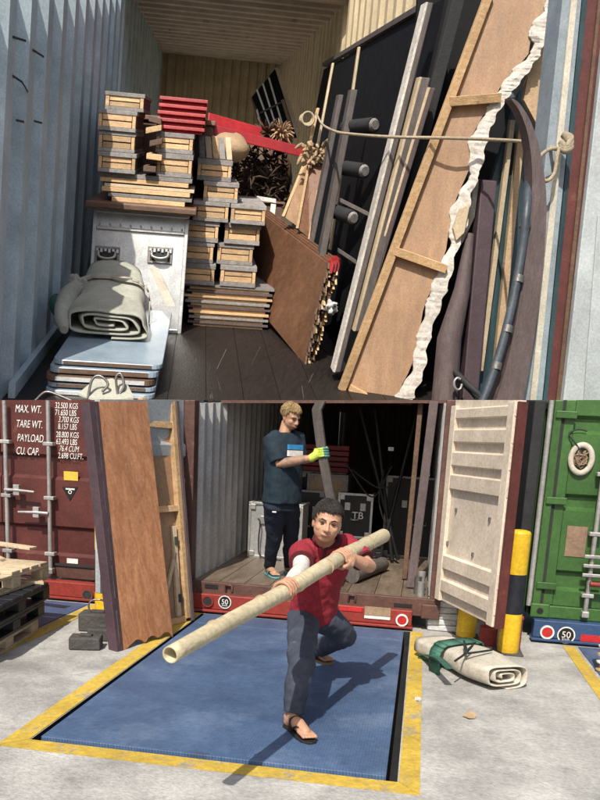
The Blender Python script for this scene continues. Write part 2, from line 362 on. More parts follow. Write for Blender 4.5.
def line_strip(poly):
    m = MB(); m.prism([V((p[0], p[1], .004)) for p in poly], V((0, 0, -.003))); return m.build('yellow_line', 'yellow_line', kind='structure')
line_strip([(-2.05, 3.385), (-1.93, 3.505), (-1.93, 6.66), (-2.05, 6.66)])
line_strip([(-2.05, 3.38), (.105, 3.38), (.002, 3.495), (-1.928, 3.495)])
line_strip([(.002, 3.50), (.105, 3.385), (.105, 6.66), (.002, 6.66)])
# neighbour leveller on the right and on the left, only edges in view
a = gz(560, 646); b = gz(597, 697)
ex = a.x + .02
def flat_plate(x0, x1, y0, y1, label):
    t = thing('dock_leveller', label, 'dock plate', ((x0 + x1) / 2, y0, 0), 'dock levellers set in the floor')
    part('plate', 'blue_plate', t, lambda m: m.box((x0, y0, .001), (x1, y1, .008)), .003)
flat_plate(ex + .13, ex + 1.95, 3.55, 6.62, 'blue dock plate in front of the green container')
line_strip([(ex, 3.4), (ex + .10, 3.4), (ex + .10, 6.62), (ex, 6.62)])
flat_plate(-4.9, -3.02, 3.55, 6.62, 'blue dock plate behind the stacked pallets')
line_strip([(-3.0, 3.4), (-2.88, 3.4), (-2.88, 6.62), (-3.0, 6.62)])

# ---- shared trailer bumper fittings
def ring(mb, c, r0, r1, y_out=.012, n=24):
    c = V(c); vs = []; 
    for r, dy in ((r0, 0), (r0, -y_out), (r1, -y_out), (r1, 0)):
        vs += [c + V((math.cos(2 * math.pi * k / n) * r, dy, math.sin(2 * math.pi * k / n) * r)) for k in range(n)]
    fs = [(j * n + k, j * n + (k + 1) % n, ((j + 1) % 4) * n + (k + 1) % n, ((j + 1) % 4) * n + k) for j in range(4) for k in range(n)]
    mb.add(vs, fs)
def disc(mb, c, r, t=.012, n=24):
    c = V(c); mb.prism([c + V((math.cos(2 * math.pi * k / n) * r, 0, math.sin(2 * math.pi * k / n) * r)) for k in range(n)], (0, -t, 0))
def tail_light(parent, c, r, col='lens_red', rim='sign_white'):
    l = part('tail_light', col, parent, lambda m: disc(m, c, r * .72, .014)); part('rim', rim, l, lambda m: ring(m, c, r * .76, r, .018)); return l
def speed_sign(parent, c, r):
    s_ = part('speed_sign', 'sign_black', parent, lambda m: disc(m, c, r, .006))
    part('rim', 'sign_white', s_, lambda m: ring(m, V(c) + V((0, -.006, 0)), r * .86, r * 1.0, .004))
    text_mesh('50', r * 1.05, 'sign_white', s_, V(c) + V((0, -.009, -r * .30)), X1, Z1, align='CENTER')
    text_mesh('km/h', r * .42, 'sign_white', s_, V(c) + V((0, -.009, -r * .62)), X1, Z1, align='CENTER')
def bumper(label, x0, x1, mt, zt, fit):
    t = thing('trailer_bumper', label, 'bumper', ((x0 + x1) / 2, 6.74, .02), 'rear bumpers of the parked trailers')
    part('beam', mt, t, lambda m: m.box((x0, 6.68, .045), (x1, 6.80, zt)), .008)
    part('ledge', mt, t, lambda m: m.box((x0 - .01, 6.655, .022), (x1 + .01, 6.80, .043)), .004)
    for k in (.1, .9):
        x = x0 + (x1 - x0) * k
        part('bracket', 'rubber', t, lambda m: m.box((x - .06, 6.802, .0), (x + .06, 7.6, zt - .01)))
    fit(t); return t
YB = 6.679
def fit_red(t):
    tail_light(t, gy(208, 601, YB), .055, 'rubber', 'red_steel'); 
    speed_sign(t, gy(225, 602, YB), .062)
    tail_light(t, gy(402, 620, YB), .055)
    a = gy(365, 606, YB); b = gy(390, 620, YB)
    part('label_plate', 'sign_white', t, lambda m: m.box((a.x, YB - .008, b.z), (b.x, YB, b.z + .025)))
    part('worn_plate', 'case_tan', t, lambda m: m.box((a.x, YB - .005, b.z + .03), (b.x, YB, a.z)))
    c = gy(340, 607, YB); d = gy(362, 612, YB)
    part('reflector', 'lens_red', t, lambda m: m.box((c.x, YB - .006, d.z), (d.x, YB, d.z + .035)))
bumper('red trailer bumper with 50 disc behind the blue plate', -2.03, .0, 'red_steel', .185, fit_red)
def fit_blue(t):
    tail_light(t, gy(547, 632, YB), .06); speed_sign(t, gy(566, 635, YB), .075)
    c = gy(580, 641, YB)
    part('reflector', 'lens_red', t, lambda m: m.box((c.x, YB - .006, c.z), (c.x + .5, YB, c.z + .06)))
gx0 = gy(528, 605, 6.8).x
bumper('dark blue trailer bumper with 50 disc below green container', gx0 + .05, gx0 + 2.4, 'blue_steel', .20, fit_blue)
def fit_brown(t): tail_light(t, gy(88, 595, YB), .055, 'rubber', 'sill_steel')
bumper('dark red trailer bumper below the brown container', -5.2, -2.80, 'red_steel', .185, fit_brown)

def profile_panel(mb, p0, along, width, nrm, zs, top0, top1, th=.05):
    """sheet with horizontal ribs: zs = [(z, offset)], swept along; last row follows the top line"""
    p0 = V(p0); along = V(along); nrm = V(nrm); L_, R_ = [], []
    for z, o in zs: L_.append(V((p0.x, p0.y, z)) + nrm * o); R_.append(V((p0.x, p0.y, z)) + along * width + nrm * o)
    L_.append(V((p0.x, p0.y, top0)) + nrm * zs[-1][1]); R_.append(V((p0.x, p0.y, top1)) + along * width + nrm * zs[-1][1])
    n = len(L_); mb.add(L_ + R_, [(i, i + n, i + 1 + n, i + 1) for i in range(n - 1)])
    bL = [V((p.x, p.y, p.z)) - nrm * (th + (p - V((p0.x, p0.y, p.z))).dot(nrm)) for p in L_]; bR = [b + along * width for b in bL[:-1]] + [R_[-1] - nrm * (th + zs[-1][1])]
    mb.add(bL + bR, [(i + 1, i + 1 + n, i + n, i) for i in range(n - 1)])
    for A, B in ((L_, bL), (R_, bR)): mb.add(A + B, [(i, i + 1, i + 1 + n, i + n) for i in range(n - 1)])
    mb.add([L_[0], R_[0], bR[0], bL[0]], [(0, 1, 2, 3)]); mb.add([L_[-1], R_[-1], bR[-1], bL[-1]], [(3, 2, 1, 0)])
def ribs(rows, z0, d, slope=.03):
    zs = [(z0, 0)]
    for a, b in sorted(rows): zs += [(a, 0), (a + slope, -d), (b - slope, -d), (b, 0)]
    return zs

# ---- brown container on the left: closed doors
bc = thing('shipping_container', 'dark red brown closed container with white weight lettering and lock bars', 'container', (-3.95, 6.8, .2), 'parked shipping containers')
bx0, bx1 = -5.2, -2.72
zr = lambda py: gy(60, py, 6.8).z
rows = [(zr(553), zr(522)), (zr(492), zr(462))]
rows = [(zr(556), zr(526)), (zr(480), zr(455)), (zr(438), zr(418))]
for (xa, xb) in ((bx0 + .1, -3.985), (-3.975, bx1 - .09)):
    d_ = part('door', 'brown_steel', bc, lambda m: profile_panel(m, (xa, 6.80, 0), X1, xb - xa, -Y1, ribs(rows[:2], FZ + .03, .035), zcut(xa, 6.8), zcut(xb, 6.8)))
def post_box(m, xa, xb, ya, yb, z0):
    m.hexa([V((xa, ya, z0)), V((xb, ya, z0)), V((xb, yb, z0)), V((xa, yb, z0)), V((xa, ya, zcut(xa, ya))), V((xb, ya, zcut(xb, ya))), V((xb, yb, zcut(xb, yb))), V((xa, yb, zcut(xa, yb)))])
for xa in (bx0, bx1 - .085): part('corner_post', 'brown_steel', bc, lambda m: post_box(m, xa, xa + .085, 6.78, 6.95, .2))
part('sill', 'sill_steel', bc, lambda m: m.box((bx0, 6.79, .2), (bx1, 6.98, FZ + .025)), .008)
part('gasket', 'rubber', bc, lambda m: m.box((bx0 + .09, 6.775, FZ + .03), (bx1 - .088, 6.789, FZ + .055)))
for xa in (bx1 - .16, bx0): part('corner_casting', 'sill_steel', bc, lambda m: m.box((xa, 6.765, .2), (xa + .16, 6.788, .31)), .01)
part('side_wall', 'brown_steel', bc, lambda m: corrugated(m, (bx1 - .02, 6.96, .2), Y1, 6, Z1 * (zcut(bx1, 7) - .2), Z1 * (zcut(bx1, 7) - .2), -X1, .28, .036))
part('roof', 'brown_steel', bc, lambda m: m.hexa([V((x, y, zcut(x, 6.9) - .06 + dz)) for dz in (0, .05) for x, y in ((bx0, 6.96), (bx1, 6.96), (bx1, 12.9), (bx0, 12.9))]))
def lock_bar(cont, x, mt='zinc', handle_py=None, hdir=1, yf=6.735, r=.02, z0=.27):
    bar_ = part('lock_bar', mt, cont, lambda m: m.tube([V((x, yf, z0)), V((x, yf, zcut(x, yf) - .004))], r, 12))
    for z in (.42, .95, 1.45): part('bracket', mt, bar_, lambda m: m.box((x - .05, yf - .024, z), (x + .05, yf + .045, z + .035)), .006)
    part('cam', mt, bar_, lambda m: m.box((x - .03, yf - .03, .245), (x + .03, yf + .04, .30)), .008)
    if handle_py:
        z = gy(60, handle_py, yf).z
        def h(m):
            m.tube([V((x, yf - .03, z)), V((x + .12 * hdir, yf - .04, z + .004)), V((x + .30 * hdir, yf - .035, z - .004))], [.017, .016, .012], 8)
            m.box((x + .12 * hdir - .03, yf - .045, z - .045), (x + .12 * hdir + .03, yf - .01, z + .055))
        part('handle', mt, bar_, h, .004)
lock_bar(bc, gy(6, 470, 6.735).x, handle_py=493, hdir=1)
lock_bar(bc, gy(49, 470, 6.735).x, handle_py=514, hdir=-1)
yl_ = 6.796
for tx, px, py, s_, sh in (('MAX. WT.', 15, 412, .098, .25), ('TARE WT.', 16, 427, .098, .25), ('PAYLOAD', 17, 441, .098, .25), ('CU. CAP.', 16, 454, .098, .25),
                       ('32.500 KGS', 52, 408, .075, .1), ('71.650 LBS', 52, 415, .075, .1), ('3.700 KGS', 55, 422, .075, .3), ('8.157 LBS', 55, 429, .075, .1),
                       ('28.800 KGS', 53, 437, .075, .1), ('63.493 LBS', 53, 444, .075, .1), ('76.4 CUM', 56, 451, .075, .3), ('2.698 CU.FT.', 55, 458, .075, .1)):
    text_mesh(tx, s_, 'sign_white', bc, gy(px + (3 if s_ < .09 else 0), py, yl_), X1, Z1, shear=sh, squeeze=.62 if s_ < .09 else .60)
def sticker(cont, mt, x0, y0, x1, y1, yy, name='sticker'):
    a = gy(x0, y1, yy); b = gy(x1, y0, yy); return part(name, mt, cont, lambda m: m.box((a.x, yy - .003, a.z), (b.x, yy, b.z)))
sticker(bc, 'sticker_yellow', 64, 472, 78, 480, 6.797)
sticker(bc, 'sign_white', 67, 559, 78, 563, 6.797)
a, b, c = gy(62, 487, 6.797), gy(78, 487, 6.797), gy(70, 501, 6.797)
tri = part('warning_triangle', 'sign_black', bc, lambda m: m.prism([a, b, c], (0, -.003, 0)))
part('emblem', 'sign_white', tri, lambda m: ring(m, gy(70, 492, 6.7935), .012, .018, .001, 12))
part('emblem', 'sign_white', tri, lambda m: m.box((gy(65.5, 489, 6.79).x, 6.7925, gy(65, 489.5, 6.79).z), (gy(74.5, 489, 6.79).x, 6.7935, gy(65, 488, 6.79).z)))

# ---- green container on the right
gc = thing('shipping_container', 'bright green closed container with round wire coil on its door', 'container', (gx0 + 1.2, 6.8, .2), 'parked shipping containers')
gx1 = gx0 + 2.44
zr = lambda py: gy(575, py, 6.8).z
part('door', 'green_steel', gc, lambda m: profile_panel(m, (gx0 + .10, 6.80, 0), X1, .02, -Y1, [(FZ + .03, 0)], zcut(gx0 + .1, 6.8), zcut(gx0 + .12, 6.8)))
xa, xb = gx0 + .115, gx0 + 1.22
dgreen = part('door', 'green_steel', gc, lambda m: profile_panel(m, (gx0 + .205, 6.80, 0), X1, 1.0, -Y1, ribs([(zr(592), zr(571)), (zr(511), zr(494)), (zr(434), zr(415))], FZ + .03, .045), zcut(gx0 + .205, 6.8), zcut(gx0 + 1.205, 6.8)))
part('door_stile', 'green_steel', gc, lambda m: post_box(m, gx0 + .122, gx0 + .203, 6.797, 6.85, FZ + .03), .006)
part('corner_post', 'green_steel', gc, lambda m: post_box(m, gx0 + .03, gx0 + .098, 6.775, 6.95, .2), .008)
part('door_seal', 'rubber', gc, lambda m: post_box(m, gx0 + .099, gx0 + .121, 6.792, 6.81, FZ))
part('rain_pipe', 'zinc', gc, lambda m: m.tube([V((gx0 + .005, 6.80, .3)), V((gx0 + .005, 6.80, zcut(gx0, 6.8) - .003))], .024, 10))
part('sill', 'green_steel', gc, lambda m: m.box((gx0 + .03, 6.78, .205), (gx1, 6.98, FZ + .024)), .008)
for xq in (gx0 + .02,): part('corner_casting', 'green_steel', gc, lambda m: m.box((xq, 6.755, .205), (xq + .16, 6.779, .33)), .012)
part('casting_hole_shade', 'recess_shade', gc, lambda m: disc(m, (gx0 + .10, 6.757, .265), .028, .004))  # flat black disc, paints the shade inside the casting hole
for py in (414, 500, 585):
    z = gy(545, py, 6.8).z
    part('hinge', 'green_steel', gc, lambda m: m.box((gx0 + .045, 6.755, z - .03), (gx0 + .215, 6.774, z + .03)), .006)
part('side_wall', 'green_steel', gc, lambda m: corrugated(m, (gx0 + .03, 6.96, .2), Y1, 6, Z1 * (zcut(gx0, 7) - .2), Z1 * (zcut(gx0, 7) - .2), X1, .28, .036))
part('roof', 'green_steel', gc, lambda m: m.hexa([V((x, y, zcut(x, 6.9) - .06 + dz)) for dz in (0, .05) for x, y in ((gx0 + .02, 6.96), (gx1, 6.96), (gx1, 12.9), (gx0 + .02, 12.9))]))
sticker(gc, 'sticker_tan', 564, 527, 588, 556, 6.797)
lock_bar(gc, gy(592, 560, 6.735).x, handle_py=None, z0=.27)
def lockset(m):
    c = gy(592, 575, 6.70)
    for k, dz in enumerate((.14, .06, -.02)): m.box((c.x - .08, 6.69, c.z + dz), (c.x + .09, 6.715, c.z + dz + .03))
part('lock_keeper', 'zinc', gc, lockset, .006)
part('handle', 'red_steel', gc, lambda m: m.tube([gy(590, 584, 6.69), gy(601, 585, 6.69), gy(612, 588, 6.69)], .022, 8))
c0 = gy(581, 459, 6.79)
coil = thing('wire_coil', 'white ring of coiled wire hung on the green container door', 'wire coil', V((c0.x, 6.77, c0.z - .12)))
def coilring(m):
    rings = []
    for k in range(28):
        t = 2 * math.pi * k / 28; cc = V((c0.x + .085 * math.cos(t), 6.774, c0.z + .115 * math.sin(t)))
        rd = V((math.cos(t), 0, math.sin(t))); rings.append([cc + (rd * math.cos(q) * 1.4 + V((0, -1, 0)) * math.sin(q)) * .018 for q in [2 * math.pi * j / 8 for j in range(8)]])
    m.loft(rings + [rings[0]], cap=False)
part('ring', 'tarp_light', coil, coilring)
def wires(m):
    rr = random.Random(3)
    for _ in range(9):
        pts = []
        for k in range(7):
            t = k * 1.1 + rr.random() * 2; r = rr.uniform(.01, .065); pts.append(V((c0.x + r * math.cos(t), 6.765 + rr.uniform(-.012, .012), c0.z + 1.3 * r * math.sin(t))))
        m.tube(smooth_path(pts, 3), .006, 5)
part('wire', 'sticker_tan', coil, wires)
part('cord', 'ink', coil, lambda m: m.tube(smooth_path([c0 + V((0.02, -.02, .02)), c0 + V((-.06, -.03, .12)), c0 + V((-.12, -.01, .20)), c0 + V((-.05, 0, .24)), c0 + V((.02, 0, .23))]), .007, 6))

# ---- dock wall between the bays
def wallpiece(xa, xb, y):
    m = MB(); post_box(m, xa, xb, y, y + .15, 0); return m.build('dock_wall', 'navy_wall', kind='structure')
wallpiece(.24, gx0 - .02, 7.55)
wallpiece(-2.70, -2.22, 7.55)
part_m = MB(); post_box(part_m, gy(524, 500, 6.84).x, gx0 - .03, 6.84, 7.5, 0); part_m.build('dock_buffer', 'rubber', bevel=.01, label='tall black rubber buffer post beside the green container', cat='buffer')

# ---- main container: open rear
ix0, ix1 = gy(193, 577, FY).x, gy(428, 600, FY).x
mc = thing('shipping_container', 'open brown container with grey ribbed walls that a man stands in', 'container', ((ix0 + ix1) / 2, FY, .06), 'parked shipping containers')
LEN = 11.5
nb = 9
for k in range(nb):
    xa = ix0 + (ix1 - ix0) * k / nb
    part('floor_board', 'deck_low', mc, lambda m: m.box((xa + .003, FY + .02, FZ - .03), (xa + (ix1 - ix0) / nb - .003, FY + LEN, FZ)))
part('underframe', 'sill_steel', mc, lambda m: m.box((ix0, FY + .03, FZ - .10), (ix1, FY + LEN, FZ - .034)))
part('sill', 'sill_steel', mc, lambda m: m.box((ix0 - .11, FY - .03, FZ - .155), (ix1 + .11, FY + .018, FZ + .004)), .006)
for px in (229, 352):
    c = gy(px, 588 if px < 300 else 598, FY - .035)
    part('lashing_ring', 'sill_steel', mc, lambda m: m.tube([c + V((-.03, 0, -.03)), c + V((-.03, -.02, .03)), c + V((.03, -.02, .03)), c + V((.03, 0, -.03))], .012, 6))
for xa in (ix0 - .11, ix1 - .05):
    part('corner_casting', 'sill_steel', mc, lambda m: m.box((xa, FY - .05, FZ - .17), (xa + .16, FY - .032, FZ - .04)), .01)
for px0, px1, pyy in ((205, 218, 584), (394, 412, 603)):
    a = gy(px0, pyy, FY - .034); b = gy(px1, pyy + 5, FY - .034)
    part('fork_slot_shade', 'recess_shade', mc, lambda m: m.box((a.x, FY - .036, b.z), (b.x, FY - .0305, a.z)))  # dark plate on the sill face paints the shade of a cutout
for xa, xb in ((ix0 - .11, ix0 - .012), (ix1 + .012, ix1 + .10)):
    part('corner_post', 'sill_steel', mc, lambda m: post_box(m, xa, xb, FY - .02, FY + .12, FZ - .03), .006)
hz = lambda x, y: Z1 * (zcut(x, y) - FZ)
part('side_wall', 'wall_grey', mc, lambda m: corrugated(m, (ix0 - .036, FY + .125, FZ - .02), Y1, LEN - .13, hz(ix0, FY), hz(ix0, FY + LEN), X1, .27, .036))
part('side_wall', 'wall_grey', mc, lambda m: corrugated(m, (ix1 + .04, FY + .125, FZ - .02), Y1, LEN - .13, hz(ix1, FY), hz(ix1, FY + LEN), -X1, .27, .036))
part('end_wall', 'wall_cream', mc, lambda m: corrugated(m, (ix0, FY + LEN, FZ - .02), X1, ix1 - ix0, hz(ix0, FY + LEN), hz(ix1, FY + LEN), -Y1, .24, .036))
RY = 7.75
part('roof', 'sill_steel', mc, lambda m: m.hexa([V((x, y, zcut(x, y) - .03 + dz)) for dz in (0, .028) for x, y in ((ix0 - .05, RY), (ix1 + .05, RY), (ix1 + .05, FY + LEN + .1), (ix0 - .05, FY + LEN + .1))]))
# right door, swung open, white inside
DH = V((ix1 + .085, FY - .05, 0)); DF = gz(496, 628, .31); DF.z = 0
du = (DF - DH); dw = du.length; du.normalize(); dn = V((du.y, -du.x, 0))
if dn.x > 0: dn = -dn
zd = lambda py: gy(468, py, (DH.y + DF.y) / 2).z
dtop = lambda p: zcut(p.x, p.y)
door = part('door', 'white_steel', mc, lambda m: profile_panel(m, DH, du, dw, dn,
    ribs([(zd(602), zd(588)), (zd(578), zd(562)), (zd(493), zd(476)), (zd(468), zd(452)), (zd(443), zd(428)), (zd(418), zd(406))], .315, -.032, .012), dtop(DH) , dtop(DF), .05))
def on_door(s_, z, off): p = DH + du * s_ + dn * off; return V((p.x, p.y, z))
for s0, s1, mt_, of in ((dw - .10, dw - .005, 'white_steel', .006), (.0, .09, 'white_steel', .006)):
    def stile(m):
        P = []
        for o in (.0006, .036):
            P += [on_door(s0, .315, o), on_door(s1, .315, o), on_door(s1, dtop(DF) - .01, o), on_door(s0, dtop(DF) - .01, o)]
        m.hexa(P)
    part('stile', mt_, door, stile, .004)
def gask(m):
    P = []
    for o in (-.05, .02): P += [on_door(dw + .002, .31, o), on_door(dw + .03, .31, o), on_door(dw + .03, dtop(DF) - .012, o), on_door(dw + .002, dtop(DF) - .012, o)]
    m.hexa(P)
part('seal', 'brown_steel', door, gask)
part('hinge', 'sill_steel', mc, lambda m: m.tube([DH + Z1 * .5, DH + Z1 * .62], .03, 8))
for px, py in ((459, 513), (489, 517), (450, 549), (474, 554), (496, 536)):
    z = gy(px, py, 6.2).z; s_ = (gy(px, py, (DH.y + DF.y) / 2 - .1).x - DH.x) / du.x
    part('bolt', 'steel_dark', door, lambda m: m.obox(on_door(min(max(s_, .1), dw - .06), z, .008), du * .008, dn * .008, Z1 * .016))
for s_, z in ((.25, .95), (.8, .95), (.55, 1.35)):
    pass
# left door, swung open
LH = V((ix0 - .115, FY - .02, 0)); ld = V((-.30, -.95, 0)).normalized(); ln = V((.95, -.30, 0)).normalized()
part('door', 'lid_white', mc, lambda m: profile_panel(m, LH, ld, 1.1, ln, ribs([(.5, .62), (.8, .95), (1.1, 1.25), (1.4, 1.55)], .33, -.03, .03), zcut(LH.x, LH.y), zcut(LH.x - .3, LH.y - 1), .05))

# ---- bollards
def bollard(label, c, r, h, bands):
    t = thing('bollard', label, 'bollard', c, 'yellow and black bollards guarding the bays')
    z = 0
    for frac, mt in bands:
        z1 = z + h * frac
        part('band', mt, t, lambda m: m.tube([V(c) + Z1 * (z + .001), V(c) + Z1 * z1], r, 20)); z = z1
    part('cap', bands[-1][1], t, lambda m: m.tube([V(c) + Z1 * (h + .001), V(c) + Z1 * (h + .02), V(c) + Z1 * (h + .03)], [r, r * .9, r * .5], 20))
    part('foot', 'iron', t, lambda m: m.box((c[0] - r * 1.35, c[1] - r * 1.35, 0), (c[0] + r * 1.35, c[1] + r * 1.35, .014)), .003)
bollard('yellow bollard with black middle band beside the green container', gz(506, 655) + V((.02, .09, 0)), .085, .98, ((.34, 'yellow_paint'), (.33, 'black_paint'), (.33, 'yellow_paint')))
bollard('yellow bollard partly hidden under the open white door', gz(466, 640) + V((0, .1, 0)), .085, .95, ((.34, 'yellow_paint'), (.33, 'black_paint'), (.33, 'yellow_paint')))
bollard('yellow bollard behind the leaning plywood panel and weights', gz(100, 617) + V((.0, .1, 0)), .085, .95, ((.22, 'yellow_paint'), (.4, 'black_paint'), (.38, 'yellow_paint')))
rc = gz(486, 645)
rj = thing('red_jack', 'small red painted steel jack between the two right bollards', 'jack', rc)
part('body', 'red_steel', rj, lambda m: m.box((rc.x - .06, rc.y - .05, 0), (rc.x + .08, rc.y + .08, .16)), .01)
part('neck', 'red_steel', rj, lambda m: m.tube([rc + Z1 * .161, rc + Z1 * .24], .03, 10))
rs = gz(516, 653)
rp_ = thing('guard_rod', 'short red steel rod standing against the right bollard', 'rod', rs + V((.02, .07, 0)))
part('rod', 'red_steel', rp_, lambda m: m.tube([rs + V((.02, .07, 0)), rs + V((.02, .07, .26))], .018, 8))
part('knob', 'red_steel', rp_, lambda m: m.ell(rs + V((.02, .07, .28)), X1 * .025, Y1 * .025, Z1 * .025))
# paper bundle under the door
pb = gz(441, 631)
for k in range(5):
    MBx = MB(); MBx.obox(pb + V((random.uniform(-.01, .01), .06, .03 + .055 * k)), V((.13, .02 * (k % 2), 0)), V((-.01, .09, 0)), Z1 * .0265)
    MBx.build('paper_bundle', 'paper', bevel=.012, label='white wrapped paper bundle under the open door, %s of five' % ['lowest', 'second', 'middle', 'fourth', 'topmost'][k], cat='bundle', group='paper bundles under the door')

# ---- leaning plywood panel with dark edge
pBL, pBR = V((-2.11, 5.20, 0)), V((-1.80, 5.70, 0))
pb_l = gz(117, 652); pb_r = gz(173, 637)
TL = gy(92, 401.5, 5.6)
def on_plane(px, py, a, b, c):
    n_ = (b - a).cross(c - a); d = ray(px, py); return CAM + d * ((a - CAM).dot(n_) / d.dot(n_))
TR = on_plane(147, 401.5, pb_l, pb_r, TL)
pan = thing('stage_flat', 'tall reddish plywood panel with dark purple edge and scalloped foot', 'stage flat', pb_l)
nv = (pb_r - pb_l).cross(TL - pb_l).normalized()
if nv.y > 0: nv = -nv
def face(m):
    pts = [TL, TR]; n = 16
    bot = []
    for k in range(n + 1):
        t = k / n; p = pb_r.lerp(pb_l + (pb_r - pb_l) * .10, t); bot.append(p + (TL - pb_l).normalized() * (.055 * abs(math.sin(t * math.pi * 3.5)) ** .6 * (1 if t < .93 else 0)))
    m.prism([TL + (TR - TL) * .12, TR][::-1] and [TR] + [TL + (TR - TL) * .10] + bot[::-1], -nv * .018)
part('face', 'ply_red', pan, face)
def dedge(m):
    a0, a1 = pb_l, pb_l + (pb_r - pb_l) * .105; b0, b1 = TL - (TR - TL) * .06, TL + (TR - TL) * .105
    m.hexa([a0 + nv * .004, a1 + nv * .004, a1 - nv * .09, a0 - nv * .09, b0 + nv * .004, b1 + nv * .004, b1 - nv * .09, b0 - nv * .09])
part('edge_strip', 'dark_purple', pan, dedge, .004)
part('tape', 'timber_grey', pan, lambda m: [bar(m, pb_l.lerp(TL, t) + (pb_r - pb_l) * .05 + nv * .006, pb_l.lerp(TL, t + .13) + (pb_r - pb_l) * (.048) + nv * .006, (pb_r - pb_l).normalized() * .008, nv * .002) for t in (.03, .21, .36, .55, .72, .85)])
# frame leaning behind it
f0, f1 = gz(157, 629), gz(189, 621); f3 = gy(173, 401.5, 6.62); f2 = f0 + (f3 - f1)
fr = thing('stage_flat', 'pale pine stage frame with battens leaning behind the plywood panel', 'stage flat', f0)
fd = (f1 - f0).normalized(); fu = (f3 - f1).normalized(); fn = fd.cross(fu).normalized()
if fn.y > 0: fn = -fn
fw = (f1 - f0).length; fh = (f3 - f1).length
P = lambda s_, h: f0 + fd * s_ + (f2 - f0).lerp(f3 - f1, s_ / fw) * (h / fh)
part('backing', 'ply', fr, lambda m: m.hexa([P(.02, .02) - fn * .02, P(fw, .02) - fn * .02, P(fw, .02) - fn * .03, P(.02, .02) - fn * .03, P(.02, fh) - fn * .02, P(fw, fh) - fn * .02, P(fw, fh) - fn * .03, P(.02, fh) - fn * .03]))
part('stile', 'pine', fr, lambda m: bar(m, P(fw - .03, .03), P(fw - .03, fh), fd * .055, fn * .06), .004)
part('stile', 'timber_mauve', fr, lambda m: bar(m, P(fw + .02, .0), P(fw + .02, fh), fd * .035, fn * .075), .004)
part('stile', 'pine', fr, lambda m: bar(m, P(.03, .03), P(.03, fh), fd * .055, fn * .055), .004)
for h_ in (.03, 1.0, 1.72): part('rail', 'pine', fr, lambda m: bar(m, P(.06, h_), P(fw - .06, h_), fu * .055, fn * .05), .004)
part('inner_stile', 'pine_pale', fr, lambda m: bar(m, P(fw - .13, .06), P(fw - .11, .85), fd * .05, fn * .03), .004)
part('loose_batten', 'pine_pale', fr, lambda m: bar(m, P(fw - .26, .30), P(fw - .11, .62), fd * .035, fn * .03), .004)
for h_ in (.22, .72): part('hinge', 'iron', fr, lambda m: m.obox(P(fw - .11, h_) + fn * .02, fd * .02, fn * .006, fu * .035))

# ---- weights
wb = gz(92, 640)
def weight(c, sx, sy, sz, rot, label, handle=False):
    c = V(c); a = V((math.cos(rot), math.sin(rot), 0)); b = V((-a.y, a.x, 0))
    t = thing('iron_weight', label, 'weight', c, 'iron weights beside the leaning panel')
    part('block', 'iron', t, lambda m: m.obox(c + Z1 * sz, a * sx, b * sy, Z1 * sz), .012)
    part('lug', 'iron', t, lambda m: m.obox(c + Z1 * (2 * sz + .008), a * sx * .4, b * sy * .35, Z1 * .008), .004)
    if handle:
        h = c + Z1 * (2 * sz)
        part('handle', 'steel_dark', t, lambda m: m.tube(smooth_path([h - a * .07, h - a * .075 + Z1 * .06, h - a * .04 + Z1 * .10, h + a * .04 + Z1 * .10, h + a * .075 + Z1 * .06, h + a * .07], 5), .008, 7))
weight(gz(86, 648) , .115, .075, .048, .25, 'rectangular iron weight lying in front of the others')
weight(gz(101, 640) + V((.02, .04, 0)), .12, .09, .05, .1, 'flat iron weight half hidden by the plywood panel')
weight(gz(94, 632) + V((0, .08, 0)), .14, .09, .075, .15, 'iron weight with a wire carrying handle', True)

# ---- pallets on the left
def pallet(corner, a, b, z, sz, mt, label, h=.14, nslat=7, group='pallets stacked on the left', name='pallet', broken=0, slat_m=None):
    a = V(a); b = V(b); c = V(corner) + Z1 * z
    t = thing(name, label, 'pallet', c, group)
    fnp = lambda s_, t_, zz: c + a * s_ * sz + b * t_ * sz + Z1 * zz
    for k in range(nslat):
        if broken and k in broken: continue
        s0 = k / nslat; s1 = s0 + .62 / nslat if nslat > 4 else s0 + .8 / nslat
        part('slat', slat_m or mt, t, lambda m: m.box((s0 + .02, 0, h - .022), (s1 + .05, 1, h), fnp), .003)
    for q in (0, .455, .91):
        part('stringer', mt, t, lambda m: m.box((.0, q, h - .045), (1, q + .09, h - .023), fnp), .003)
        for s0 in (0, .44, .88): part('block', mt, t, lambda m: m.box((s0, q, .022), (s0 + .12, q + .09, h - .046), fnp), .003)
        part('runner', mt, t, lambda m: m.box((0, q, 0), (1, q + .09, .021), fnp), .003)
    return t
pc = gz(45, 630); pa = (gz(0, 659) - pc).normalized(); pbv = V((pa.y, -pa.x, 0)); pbv = pbv if pbv.x < 0 else -pbv
pallet(pc + V((-.03, -.05, 0)), pa, pbv, 0, 1.1, 'pine_pale', 'weathered wooden pallet at the bottom of the stack', .125)
pallet(pc + V((.0, 0, 0)), pa, pbv, .126, 1.1, 'black_plastic', 'black plastic pallet resting on the bottom wooden pallet', .135, 6)
pallet(pc + V((.03, .03, 0)), pa, pbv, .262, 1.1, 'black_plastic', 'black plastic pallet directly under the top wooden pallet', .135, 6)
pallet(pc + V((-.02, .12, 0)), (pa + pbv * .12).normalized(), (pbv - pa * .12).normalized(), .398, 1.0, 'pine_pale', 'broken wooden pallet on top of the black pallets', .15, 7, broken=(4,))
